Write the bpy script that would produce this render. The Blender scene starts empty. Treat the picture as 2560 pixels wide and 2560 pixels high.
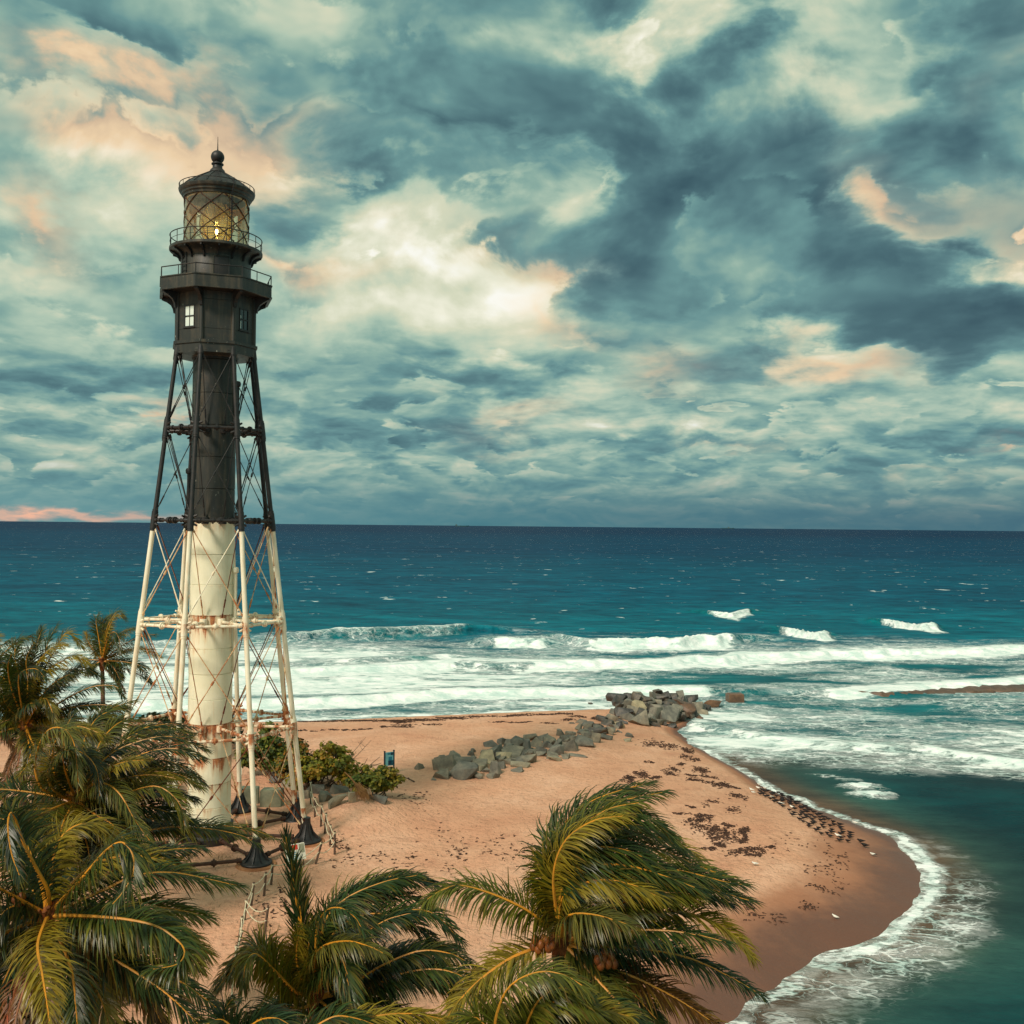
import bpy, bmesh, math, random
import numpy as np
from math import sin, cos, pi, radians, sqrt, atan2, exp
from mathutils import Vector, Matrix, noise as mnoise

SC = bpy.context.scene
COL = SC.collection
rng = np.random.default_rng(7)
random.seed(7)

# ------------------------------------------------------------------ camera
CAM = np.array((0.0, 0.0, 21.0))
FPX = 2550.0                       # focal length in pixels of a 2560 px wide frame
PITCH, ROLL = radians(0.74), radians(0.56)
cam_d = bpy.data.cameras.new('camera')
cam_o = bpy.data.objects.new('camera', cam_d)
COL.objects.link(cam_o)
cam_d.sensor_width = 36.0
cam_d.lens = FPX / 2560.0 * 36.0
cam_d.clip_start, cam_d.clip_end = 0.5, 60000.0
_M = Matrix.Rotation(pi / 2 + PITCH, 4, 'X') @ Matrix.Rotation(ROLL, 4, 'Z')
cam_o.matrix_world = Matrix.Translation(Vector(CAM)) @ _M
SC.camera = cam_o
RC = np.array(_M.to_3x3())

# ------------------------------------------------------------------ exposure
SC.view_settings.view_transform = 'Standard'
SC.view_settings.look = 'None'
SC.view_settings.exposure = 0.70
SC.view_settings.gamma = 1.0
SC.view_settings.use_curve_mapping = False

# ------------------------------------------------------------------ sun
SUN_EL, SUN_AZ = radians(42), radians(215)     # azimuth from +Y clockwise: behind the viewer, to the left
sun_d = bpy.data.lights.new('sun', 'SUN')
sun_d.energy = 2.1
sun_d.angle = radians(11)
sun_d.color = (1.0, 0.87, 0.72)
sun_o = bpy.data.objects.new('sun', sun_d)
COL.objects.link(sun_o)
_sd = Vector((sin(SUN_AZ) * cos(SUN_EL), cos(SUN_AZ) * cos(SUN_EL), sin(SUN_EL)))
sun_o.rotation_euler = (-_sd).to_track_quat('-Z', 'Y').to_euler()
sun_o.location = (-40, -40, 80)

# ------------------------------------------------------------------ helpers: rays, colours, nodes
def ray(px, py):
    d = np.array(((px - 1280.0) / FPX, -(py - 1280.0) / FPX, -1.0))
    return RC @ d
def at_z(px, py, z=0.0):
    d = ray(px, py)
    return CAM + d * ((z - CAM[2]) / d[2])
def at_y(px, py, Y):
    d = ray(px, py)
    return CAM + d * (Y / d[1])
def lin(r, g, b):
    f = lambda c: (c / 255.0) / 12.92 if c <= 10 else ((c / 255.0 + 0.055) / 1.055) ** 2.4
    return (f(r), f(g), f(b), 1.0)
def smooth(a, b, x):
    t = np.clip((np.asarray(x, float) - a) / (b - a), 0, 1)
    return t * t * (3 - 2 * t)

class G:
    """small helper round a node tree"""
    def __init__(s, nt):
        s.t = nt
    def n(s, kind, ins=None, **kw):
        nd = s.t.nodes.new(kind)
        for k, v in kw.items():
            setattr(nd, k, v)
        for k, v in (ins or {}).items():
            if isinstance(v, bpy.types.NodeSocket):
                s.t.links.new(v, nd.inputs[k])
            else:
                nd.inputs[k].default_value = v
        return nd
    def m(s, op, a, b=0.0, c=None, clamp=False):
        ins = {0: a, 1: b}
        if c is not None:
            ins[2] = c
        return s.n('ShaderNodeMath', ins, operation=op, use_clamp=clamp).outputs[0]
    def v(s, op, a, b=(0, 0, 0)):
        nd = s.n('ShaderNodeVectorMath', {0: a, 1: b}, operation=op)
        return nd.outputs['Value'] if op in ('LENGTH', 'DOT_PRODUCT', 'DISTANCE') else nd.outputs[0]
    def vs(s, a, f):
        return s.n('ShaderNodeVectorMath', {0: a, 'Scale': f}, operation='SCALE').outputs[0]
    def noise(s, vec, scale, detail=4.0, rough=0.55, col=False, dist=0.0):
        nd = s.n('ShaderNodeTexNoise', {'Vector': vec, 'Scale': scale, 'Detail': detail, 'Roughness': rough, 'Distortion': dist})
        return nd.outputs['Color' if col else 'Fac']
    def ramp(s, fac, stops, interp='LINEAR'):
        nd = s.n('ShaderNodeValToRGB', {'Fac': fac})
        r = nd.color_ramp
        r.interpolation = interp
        while len(r.elements) < len(stops):
            r.elements.new(0.5)
        for e, (p, c) in zip(r.elements, stops):
            e.position = p
            e.color = c if len(c) == 4 else (*c, 1)
        return nd.outputs[0]
    def mr(s, x, a, b, c=0.0, d=1.0, sm=True):
        return s.n('ShaderNodeMapRange', {0: x, 1: a, 2: b, 3: c, 4: d}, interpolation_type='SMOOTHSTEP' if sm else 'LINEAR').outputs[0]
    def mix(s, f, a, b, blend='MIX'):
        nd = s.n('ShaderNodeMix', None, data_type='RGBA', blend_type=blend)
        for k, x in ((0, f), (6, a), (7, b)):
            if isinstance(x, bpy.types.NodeSocket):
                s.t.links.new(x, nd.inputs[k])
            else:
                nd.inputs[k].default_value = x
        return nd.outputs[2]
    def sep(s, vec):
        return s.n('ShaderNodeSeparateXYZ', {0: vec}).outputs
    def comb(s, x, y, z=0.0):
        return s.n('ShaderNodeCombineXYZ', {0: x, 1: y, 2: z}).outputs[0]
    def l(s, a, b):
        s.t.links.new(a, b)

# ------------------------------------------------------------------ world: daylight under broken storm cloud
SKY_K = 0.615                        # cloud radiance (the exposure above brings it up again)
def build_world():
    W = bpy.data.worlds.new('World')
    SC.world = W
    W.use_nodes = True
    nt = W.node_tree
    nt.nodes.clear()
    g = G(nt)
    out = g.n('ShaderNodeOutputWorld')
    bg = g.n('ShaderNodeBackground', {'Strength': 0.1})
    g.l(bg.outputs[0], out.inputs[0])
    sky = g.n('ShaderNodeTexSky', sky_type='NISHITA', sun_disc=False)
    sky.sun_elevation = SUN_EL
    sky.sun_rotation = SUN_AZ
    tc = g.n('ShaderNodeTexCoord')
    d = g.v('NORMALIZE', tc.outputs['Generated'])
    x, y, z = g.sep(d)[0:3]
    az = g.m('ARCTAN2', x, y)
    el = g.m('ARCSINE', z)
    elp = g.m('MAXIMUM', el, 0.0)
    # cloud relief: broad billows overhead, smaller and flatter rows towards the horizon
    ang = g.comb(az, el, 0.0)
    w_hi = g.mr(el, 0.05, 0.24)
    def height(dl, det, seed, s=1.0):
        e2 = g.m('ADD', el, dl) if dl is not None else el
        outs = []
        for (ax, ay, sd) in ((4.6, 7.6, seed), (11.0, 33.0, seed + 5)):
            p = g.comb(g.m('MULTIPLY_ADD', az, ax * s, sd), g.m('MULTIPLY', e2, ay * s), 0.0)
            nd = g.n('ShaderNodeTexNoise', {'Vector': p, 'Scale': 1.0, 'Detail': det, 'Roughness': 0.54, 'Distortion': 0.2}, noise_dimensions='2D')
            f = nd.outputs['Fac']
            # rounded heads of cumulus
            pv = g.v('ADD', p, g.vs(g.v('SUBTRACT', nd.outputs['Color'], (0.5, 0.5, 0.5)), 1.1))
            vo = g.n('ShaderNodeTexVoronoi', {'Vector': pv, 'Scale': 1.7, 'Detail': 2.0, 'Roughness': 0.5}, voronoi_dimensions='2D', feature='F1', normalize=True).outputs['Distance']
            outs.append(g.m('MULTIPLY_ADD', vo, -0.14, g.m('ADD', f, 0.045)))
        return g.n('ShaderNodeMix', {0: w_hi, 2: outs[1], 3: outs[0]}, data_type='FLOAT').outputs[0]
    dz = g.m('MULTIPLY_ADD', elp, 0.11, 0.004)
    h0 = height(None, 8, 3.0)
    h1 = height(dz, 4, 3.0)
    relief = g.m('SUBTRACT', h0, h1)
    k0 = height(None, 9, 31.0, 1.25)
    k1 = height(g.m('MULTIPLY', dz, 0.8), 4, 31.0, 1.25)
    krel = g.m('SUBTRACT', k0, k1)
    # ragged angular coordinates for the large cloud masses
    wx = g.m('SUBTRACT', h0, 0.5)
    wy = g.m('SUBTRACT', k0, 0.5)
    angw = g.v('ADD', ang, g.comb(g.m('MULTIPLY', wx, g.m('MULTIPLY_ADD', elp, 0.75, 0.14)), g.m('MULTIPLY', wy, g.m('MULTIPLY_ADD', elp, 0.62, 0.03)), 0.0))
    def blobs(lst, start=None):
        acc = start
        for (px, py, rx, ry, rot, val) in lst:
            r = ray(px, py)
            r = r / np.linalg.norm(r)
            a, e = atan2(r[0], r[1]), math.asin(r[2])
            mp = g.n('ShaderNodeMapping', {'Vector': angw, 'Location': (a, e, 0), 'Rotation': (0, 0, -radians(rot)),
                                           'Scale': (1.35 * rx / FPX, 1.35 * ry / FPX, 1.0)}, vector_type='TEXTURE')
            gr = g.n('ShaderNodeTexGradient', {'Vector': mp.outputs[0]}, gradient_type='QUADRATIC_SPHERE').outputs['Fac']
            acc = g.m('MULTIPLY', gr, val * 1.25) if acc is None else g.m('MULTIPLY_ADD', gr, val * 1.25, acc)
        return acc
    blobs2 = lambda q: blobs([(a_, b_, c_ * 1.2, d_ * 1.25, e_, f_) for a_, b_, c_, d_, e_, f_ in q])
    # dark and bright cloud masses: direction (as photo pixels turned into angles), size, tilt, shade
    shade = blobs([
        (1758, 400, 520, 190, 14, -.78), (1330, 150, 420, 240, 10, -.26), (2134, 590, 400, 230, 22, -.72),
        (2440, 806, 480, 130, 5, -.9), (1963, 750, 330, 100, 14, -.40), (1580, 610, 260, 120, 24, -.46),
        (1150, 930, 330, 75, 0, -.42), (990, 1080, 300, 80, 0, -.34), (170, 945, 330, 65, 0, -.34),
        (1160, 290, 300, 130, 10, -.32), (2475, 330, 260, 230, 0, -.36), (1929, 902, 170, 85, 0, -.42),
        (1758, 960, 220, 80, 0, -.22), (1540, 827, 110, 90, 0, -.22), (2373, 1120, 400, 60, 0, -.32),
        (1660, 1120, 190, 60, 0, -.32), (1230, 580, 240, 95, 8, -.36), (786, 465, 220, 70, 0, -.2),
        (420, 90, 460, 160, 5, -.16), (700, 700, 150, 200, 0, -.12), (2250, 60, 240, 160, 0, -.22),
        (1860, 30, 330, 170, 0, .62), (1095, 650, 380, 110, 8, .75), (1130, 785, 500, 190, 10, .36),
        (185, 355, 240, 110, 0, .62), (340, 420, 300, 140, 10, .2), (1350, 425, 230, 100, 8, .3),
        (2373, 600, 240, 130, 42, .7), (2100, 880, 250, 80, 0, .6), (1450, 1010, 290, 70, 0, .34),
        (1758, 1045, 330, 48, 0, .3), (100, 690, 280, 70, 10, .24), (1025, 540, 330, 48, -6, .24),
        (2257, 178, 200, 130, 0, .22), (205, 785, 330, 90, 0, .18), (1380, 750, 230, 150, 20, .45),
        (854, 294, 170, 70, 0, .18), (640, 350, 260, 110, -20, .2), (2330, 960, 300, 50, 0, .16),
    ])
    peach = blobs2([
        (480, 310, 420, 120, 0, .95), (170, 285, 280, 70, 8, .9), (410, 410, 170, 70, 0, .5), (70, 560, 200, 66, 24, .95),
        (786, 642, 180, 56, 0, .75), (1370, 635, 230, 56, 14, .8), (2407, 512, 300, 120, 24, 1.1), (1717, 922, 130, 70, 0, 1.1),
        (2120, 915, 210, 48, 0, .95), (1196, 1087, 110, 44, 0, .8), (2510, 1117, 90, 16, 0, .9), (1464, 765, 140, 70, 40, .7),
        (410, 1032, 80, 16, 0, .8), (2540, 20, 130, 90, 0, .5), (1260, 1030, 110, 34, 0, .5), (1840, 1110, 160, 22, 0, .45),
        (2300, 1180, 300, 20, 0, .3),
    ])
    shade = g.m('DIVIDE', shade, g.m('MULTIPLY_ADD', g.m('ABSOLUTE', shade), 1.1, 1.0))
    # far veil of cloud, then nearer banks with firm lit tops and dark soft bases
    S1 = g.m('MULTIPLY_ADD', relief, 1.3, 0.49)
    S1 = g.m('MULTIPLY_ADD', shade, 0.85, S1)
    hn = g.m('MULTIPLY_ADD', shade, -0.40, k0)
    bank = g.m('MULTIPLY', g.mr(hn, 0.488, 0.552), 0.92)
    core = g.mr(hn, 0.50, 0.74)
    S2 = g.m('MULTIPLY_ADD', krel, 1.35, 0.50)
    S2 = g.m('MULTIPLY_ADD', core, -0.26, S2)
    S2 = g.m('MULTIPLY_ADD', shade, 0.9, S2)
    S = g.n('ShaderNodeMix', {0: bank, 2: S1, 3: S2}, data_type='FLOAT').outputs[0]
    col = g.ramp(g.mr(S, -0.45, 1.0, sm=False), [(0.0, lin(42, 68, 78)), (0.18, lin(56, 86, 94)), (0.31, lin(70, 103, 109)), (0.42, lin(86, 123, 126)), (0.53, lin(106, 148, 146)),
                     (0.63, lin(140, 174, 160)), (0.72, lin(176, 198, 176)), (0.83, lin(214, 217, 188)), (0.93, lin(242, 240, 218)), (1.0, lin(253, 252, 242))])
    pk = g.m('MULTIPLY', peach, g.m('MULTIPLY_ADD', g.mr(S, 0.30, 0.62), 0.8, 0.22), clamp=True)
    pcol = g.ramp(S, [(0.0, lin(120, 112, 112)), (0.4, lin(200, 170, 142)), (0.7, lin(240, 208, 166)), (1.0, lin(252, 238, 210))])
    col = g.mix(g.m('MULTIPLY', pk, 0.92), col, pcol)
    # bluer, flatter air near the horizon
    hz = g.mr(el, 0.0, 0.19, 1.0, 0.0)
    col = g.mix(g.m('MULTIPLY', hz, 0.30), col, lin(62, 124, 142))
    hz2 = g.mr(el, 0.004, 0.062, 1.0, 0.0)
    hcol = g.ramp(g.mr(az, -0.5, 0.5), [(0, lin(96, 146, 152)), (0.45, lin(62, 118, 132)), (1, lin(52, 98, 118))])
    col = g.mix(g.m('MULTIPLY', hz2, 0.86), col, hcol)
    strip = blobs([(120, 1289, 420, 14, 0.5, 1.1)])
    col = g.mix(g.m('MULTIPLY', strip, 0.8, clamp=True), col, lin(240, 184, 156))
    col = g.vs(col, SKY_K * 10.0)
    skyc = g.vs(sky.outputs[0], 1.0)
    col = g.mix(0.03, col, skyc)
    g.l(col, bg.inputs['Color'])
build_world()

# ------------------------------------------------------------------ mesh builder
class MB:
    def __init__(s):
        s.V, s.F, s.MI, s.n = [], [], [], 0
    def add(s, verts, faces, mi=0):
        b = s.n
        s.V.extend([tuple(map(float, v)) for v in verts])
        s.n += len(verts)
        for f in faces:
            s.F.append(tuple(b + i for i in f))
            s.MI.append(mi)
    def obox(s, c, ax, ay, az, mi=0):
        c, ax, ay, az = (np.array(q, float) for q in (c, ax, ay, az))
        v = [c + sx * ax + sy * ay + sz * az for sz in (-1, 1) for sy in (-1, 1) for sx in (-1, 1)]
        s.add(v, [(0, 2, 3, 1), (4, 5, 7, 6), (0, 1, 5, 4), (2, 6, 7, 3), (0, 4, 6, 2), (1, 3, 7, 5)], mi)
    def box(s, lo, hi, mi=0):
        lo, hi = np.array(lo, float), np.array(hi, float)
        h = (hi - lo) / 2
        s.obox((lo + hi) / 2, (h[0], 0, 0), (0, h[1], 0), (0, 0, h[2]), mi)
    def tube(s, pts, r, n=8, mi=0, caps=True, closed=False):
        P = np.array(pts, float)
        N = len(P)
        rr = np.full(N, r, float) if np.isscalar(r) else np.array(r, float)
        T = np.gradient(P, axis=0) if N > 1 else P
        if closed:
            T = np.roll(P, -1, 0) - np.roll(P, 1, 0)
        T /= np.linalg.norm(T, axis=1)[:, None] + 1e-12
        ref = np.array((0, 0, 1.0)) if abs(T[0][2]) < 0.9 else np.array((1.0, 0, 0))
        vs = []
        u = np.cross(T[0], ref); u /= np.linalg.norm(u)
        a = np.arange(n) * 2 * pi / n
        for i in range(N):
            u = u - T[i] * (u @ T[i]); u /= np.linalg.norm(u) + 1e-12
            w = np.cross(T[i], u)
            vs.append(P[i] + rr[i] * (np.cos(a)[:, None] * u + np.sin(a)[:, None] * w))
        fs = []
        for i in range(N if closed else N - 1):
            j = (i + 1) % N
            for k in range(n):
                fs.append((i * n + k, i * n + (k + 1) % n, j * n + (k + 1) % n, j * n + k))
        if caps and not closed:
            fs.append(tuple(range(n - 1, -1, -1)))
            fs.append(tuple((N - 1) * n + k for k in range(n)))
        s.add(np.concatenate(vs), fs, mi if np.isscalar(mi) else 0)
    def lathe(s, prof, c=(0, 0, 0), n=24, mi=0, rot=0.0, closed=False, axis=None):
        """prof: list of (radius, height)"""
        a = rot + np.arange(n) * 2 * pi / n
        vs = []
        for (r, h) in prof:
            vs.append(np.stack([c[0] + r * np.sin(a), c[1] - r * np.cos(a), np.full(n, c[2] + h)], 1))
        m = len(prof)
        fs = []
        for i in range(m if closed else m - 1):
            j = (i + 1) % m
            for k in range(n):
                fs.append((i * n + k, i * n + (k + 1) % n, j * n + (k + 1) % n, j * n + k))
        if not closed:
            if prof[0][0] > 1e-6:
                fs.append(tuple(range(n - 1, -1, -1)))
            if prof[-1][0] > 1e-6:
                fs.append(tuple((m - 1) * n + k for k in range(n)))
        s.add(np.concatenate(vs), fs, mi)
    def build(s, name, mats, parent=None, smooth=0.6, loc=None):
        off = np.zeros(3)
        if loc is not None:
            off = np.array(loc, float)
        elif parent is not None:
            off = np.array(world_loc(parent))
        V = np.array(s.V, float).reshape(-1, 3) - off
        me = bpy.data.meshes.new(name)
        me.from_pydata(V.tolist(), [], s.F)
        mats = mats if isinstance(mats, (list, tuple)) else [mats]
        for m in mats:
            me.materials.append(m)
        if len(mats) > 1:
            me.polygons.foreach_set('material_index', s.MI)
        if smooth:
            me.polygons.foreach_set('use_smooth', [True] * len(me.polygons))
            me.set_sharp_from_angle(angle=smooth)
        me.update()
        o = bpy.data.objects.new(name, me)
        COL.objects.link(o)
        if loc is not None:
            o.location = loc
        if parent is not None:
            o.parent = parent
        return o

def world_loc(o):
    l = Vector((0, 0, 0))
    while o is not None:
        l += o.location
        o = o.parent
    return tuple(l)

def tag(o, label, cat, group=None):
    o['label'] = label
    o['category'] = cat
    if group:
        o['group'] = group
    return o
def thing(name, label, cat, loc, group=None):
    o = bpy.data.objects.new(name, None)
    COL.objects.link(o)
    o.location = tuple(map(float, loc))
    o.empty_display_size = 0.3
    return tag(o, label, cat, group)
def fast_mesh(name, V, F, mats, loops=4, smooth=True):
    """V: n x 3, F: m x loops index array"""
    V = np.ascontiguousarray(V, np.float32)
    F = np.ascontiguousarray(F, np.int32)
    me = bpy.data.meshes.new(name)
    me.vertices.add(len(V))
    me.vertices.foreach_set('co', V.ravel())
    me.loops.add(F.size)
    me.loops.foreach_set('vertex_index', F.ravel())
    me.polygons.add(len(F))
    me.polygons.foreach_set('loop_start', np.arange(len(F), dtype=np.int32) * loops)
    me.polygons.foreach_set('use_smooth', np.full(len(F), smooth))
    me.update(calc_edges=True)
    for m in mats:
        me.materials.append(m)
    return me
def link(name, me, parent=None, loc=(0, 0, 0)):
    o = bpy.data.objects.new(name, me)
    COL.objects.link(o)
    o.location = tuple(map(float, loc))
    if parent is not None:
        o.parent = parent
    return o
def vattr(me, name, arr):
    a = me.attributes.new(name, 'FLOAT', 'POINT')
    a.data.foreach_set('value', np.ascontiguousarray(arr, np.float32))
def vcol(me, name, arr):
    a = me.attributes.new(name, 'FLOAT_COLOR', 'POINT')
    c = np.ones((len(arr), 4), np.float32)
    c[:, :3] = arr
    a.data.foreach_set('color', c.ravel())

# ------------------------------------------------------------------ materials
def mat(name):
    m = bpy.data.materials.new(name)
    m.use_nodes = True
    m.node_tree.nodes.clear()
    g = G(m.node_tree)
    out = g.n('ShaderNodeOutputMaterial')
    b = g.n('ShaderNodeBsdfPrincipled')
    g.l(b.outputs[0], out.inputs[0])
    return m, g, b, out
def setb(g, b, **kw):
    names = {'col': 'Base Color', 'rough': 'Roughness', 'spec': 'Specular IOR Level', 'metal': 'Metallic', 'normal': 'Normal'}
    for k, v in kw.items():
        s = b.inputs[names[k]]
        if isinstance(v, bpy.types.NodeSocket):
            g.l(v, s)
        else:
            s.default_value = v
def bump(g, h, strength=0.4, dist=0.05, normal=None):
    nd = g.n('ShaderNodeBump', {'Strength': strength, 'Distance': dist, 'Height': h})
    if normal is not None:
        g.l(normal, nd.inputs['Normal'])
    return nd.outputs[0]
def obj_co(g):
    return g.n('ShaderNodeTexCoord').outputs['Object']
def pos(g):
    return g.n('ShaderNodeNewGeometry').outputs['Position']
def simple(name, c1, c2, scale=3.0, rough=0.7, bmp=0.2, bdist=0.02, spec=0.3, world=True, stretch=(1, 1, 1), metal=0.0, rnd=0.0):
    m, g, b, out = mat(name)
    co = pos(g) if world else obj_co(g)
    co = g.v('MULTIPLY', co, stretch)
    n = g.noise(co, scale, 6, 0.6)
    f = g.mr(n, 0.3, 0.7)
    c = g.mix(f, c1, c2)
    if rnd:
        r = g.n('ShaderNodeObjectInfo').outputs['Random']
        c = g.mix(1.0, c, g.ramp(r, [(0, (1 - rnd,) * 3), (1, (1 + rnd,) * 3)]), 'MULTIPLY')
    setb(g, b, col=c, rough=rough, spec=spec, metal=metal)
    if bmp:
        setb(g, b, normal=bump(g, g.noise(co, scale * 5, 5, 0.6), bmp, bdist))
    return m

M = {}
TC = at_z(521, 2097, 2.0)           # where the tower axis meets the sand
TC = np.array((TC[0], TC[1], 2.0))
GZ = 2.0

def rust_paint(name, base1, base2, amount, column=False, dark=False):
    """oil paint over iron; rust weeps down from the joints"""
    m, g, b, out = mat(name)
    P = pos(g)
    x, y, z = g.sep(P)[0:3]
    n1 = g.noise(g.v('MULTIPLY', P, (2.2, 2.2, 0.22)), 1.6, 6, 0.62)      # long vertical weeps
    n2 = g.noise(P, 1.1, 5, 0.6)
    n3 = g.noise(P, 14.0, 4, 0.6)
    c = g.mix(g.mr(n2, 0.3, 0.75), base1, base2)
    c = g.mix(g.m('MULTIPLY', g.mr(g.noise(g.v('MULTIPLY', P, (3, 3, 0.3)), 2.3, 5, 0.6), 0.5, 0.75), 0.28), c, (*[q * 0.72 for q in base2[:3]], 1))
    # below each joint
    fall = None
    lv = [(21.02, 1.5, .5), (15.5, 2.6, .85), (9.05, 2.6, 0.95), (7.05, 1.6, .85), (5.55, 1.2, .6), (13.55, .7, .4), (17.3, .4, .3), (4.15, .9, .5)] if column else \
         [(15.3, 1.2, .22), (9.1, 1.8, .55), (21.0, 0.6, .3), (4.0, .8, .6)]
    for (zl, ln, k) in lv:
        dd = g.m('SUBTRACT', zl, z)
        up = g.m('GREATER_THAN', dd, 0.0)
        f = g.m('MULTIPLY', g.mr(dd, 0.0, ln, k, 0.0), up)
        fall = f if fall is None else g.m('MAXIMUM', fall, f)
    base_amt = 0.32 if column else 0.54
    amt = g.m('ADD', g.m('MULTIPLY', fall, 0.52), base_amt * amount)
    thr = g.m('SUBTRACT', 0.86, g.m('MULTIPLY', amt, 0.75))
    mix1 = g.m('MULTIPLY_ADD', g.m('SUBTRACT', n3, 0.5), 0.12, n1)
    rmask = g.mr(g.m('SUBTRACT', mix1, thr), 0.0, 0.13)
    rcol = g.ramp(g.noise(P, 6.0, 5, 0.65), [(0.3, lin(112, 60, 34)), (0.5, lin(168, 92, 46)), (0.72, lin(204, 142, 88))])
    soft = g.mr(g.m('SUBTRACT', mix1, thr), -0.16, 0.02)
    c = g.mix(g.m('MULTIPLY', soft, 0.30), c, lin(214, 160, 100))
    c = g.mix(g.m('MULTIPLY', rmask, 0.92), c, rcol)
    setb(g, b, col=c, rough=g.m('MULTIPLY_ADD', rmask, 0.3, 0.45), spec=0.35, normal=bump(g, g.m('ADD', n3, rmask), 0.18, 0.02))
    return m

def black_paint(name):
    m, g, b, out = mat(name)
    P = pos(g)
    n1 = g.noise(g.v('MULTIPLY', P, (2.5, 2.5, 0.25)), 1.2, 6, 0.6)
    n2 = g.noise(P, 2.2, 5, 0.6)
    n3 = g.noise(g.v('MULTIPLY', P, (1, 1, 0.55)), 5.0, 6, 0.68)
    c = g.ramp(n1, [(0.25, lin(30, 36, 38)), (0.5, lin(50, 52, 48)), (0.75, lin(88, 80, 66))])
    c = g.mix(g.m('MULTIPLY', g.mr(n2, 0.5, 0.8), 0.5), c, lin(84, 70, 54))
    chip = g.mr(n3, 0.665, 0.70)                      # small pale chips where paint is lost
    c = g.mix(g.m('MULTIPLY', chip, 0.75), c, lin(178, 180, 166))
    setb(g, b, col=c, rough=g.m('MULTIPLY_ADD', n2, 0.3, 0.32), spec=0.45, normal=bump(g, g.noise(P, 9, 4, 0.6), 0.12, 0.03))
    return m

M['white'] = rust_paint('white_paint', lin(240, 238, 212), lin(230, 228, 198), 0.5, column=True)
M['white_leg'] = rust_paint('white_leg_paint', lin(243, 240, 218), lin(234, 226, 198), 0.6)
M['rusty'] = rust_paint('rusty_paint', lin(226, 206, 166), lin(206, 170, 124), 1.05)
M['rust'] = simple('rust', lin(120, 60, 34), lin(74, 38, 26), 5.0, 0.85, 0.4, 0.01)
M['black'] = black_paint('black_paint')
M['iron'] = simple('dark_iron', lin(26, 30, 33), lin(48, 44, 42), 2.5, 0.5, 0.2, 0.01, 0.45)
M['iron_brown'] = simple('brown_iron', lin(56, 40, 34), lin(86, 60, 46), 3.0, 0.75, 0.3, 0.02)
M['concrete'] = simple('concrete', lin(150, 138, 112), lin(176, 164, 132), 1.6, 0.85, 0.35, 0.03)
M['green_concrete'] = simple('mossy_concrete', lin(112, 116, 98), lin(146, 148, 124), 1.4, 0.85, 0.4, 0.03)
M['pad'] = simple('rusty_concrete', lin(146, 92, 60), lin(182, 132, 92), 1.8, 0.85, 0.35, 0.03)
M['wood'] = simple('weathered_wood', lin(66, 52, 44), lin(110, 90, 74), 4.0, 0.8, 0.4, 0.02, stretch=(3, 3, 0.5))
M['rope'] = simple('rope', lin(222, 214, 186), lin(186, 172, 140), 8.0, 0.85, 0.0)
M['twig'] = simple('dry_branch', lin(150, 132, 112), lin(96, 80, 68), 4.0, 0.85, 0.2)
M['trunk'] = simple('palm_bark', lin(74, 56, 46), lin(122, 98, 80), 3.0, 0.9, 0.5, 0.03, stretch=(1, 1, 4))
M['fibre'] = simple('palm_fibre', lin(96, 52, 24), lin(140, 84, 44), 7.0, 0.85, 0.5, 0.03)
M['coconut'] = simple('coconut_husk', lin(160, 92, 36), lin(112, 60, 26), 5.0, 0.5, 0.1, 0.01, spec=0.4)
M['wrack'] = simple('seaweed', lin(50, 36, 31), lin(84, 60, 46), 2.5, 0.8, 0.3)
M['ship'] = simple('hazed_ship', lin(50, 84, 94), lin(54, 90, 100), 0.02, 0.7, 0.0)  # distance haze is put into the hull and mast colour
M['ship_light'] = simple('hazed_ship_house', lin(96, 112, 112), lin(86, 104, 106), 0.02, 0.7, 0.0)  # bridge house colour shifted towards the haze too
M['bird'] = simple('dark_plumage', lin(26, 22, 24), lin(44, 38, 38), 9.0, 0.7, 0.0)
M['bird_white'] = simple('white_plumage', lin(238, 234, 222), lin(214, 210, 200), 9.0, 0.7, 0.0)
M['bill'] = simple('orange_bill', lin(120, 62, 40), lin(96, 50, 34), 9.0, 0.5, 0.0)
M['sign_dark'] = simple('sign_post_paint', lin(24, 48, 66), lin(34, 60, 78), 4.0, 0.5, 0.0)
M['sign_blue'] = simple('sign_blue', lin(40, 120, 150), lin(60, 150, 176), 3.0, 0.45, 0.0)
M['sign_pale'] = simple('sign_pale_blue', lin(140, 206, 212), lin(118, 190, 204), 3.0, 0.45, 0.0)
M['sign_navy'] = simple('sign_navy', lin(24, 58, 84), lin(30, 72, 96), 3.0, 0.45, 0.0)
M['sign_white'] = simple('sign_white', lin(226, 224, 206), lin(208, 206, 190), 3.0, 0.5, 0.0)
M['sign_red'] = simple('sign_red', lin(178, 46, 32), lin(200, 62, 40), 3.0, 0.5, 0.0)
M['dry_grass'] = simple('dry_grass', lin(150, 110, 66), lin(104, 76, 46), 3.0, 0.85, 0.0)
M['beach_grass'] = simple('beach_grass', lin(84, 84, 38), lin(120, 104, 56), 2.0, 0.75, 0.0)

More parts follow.
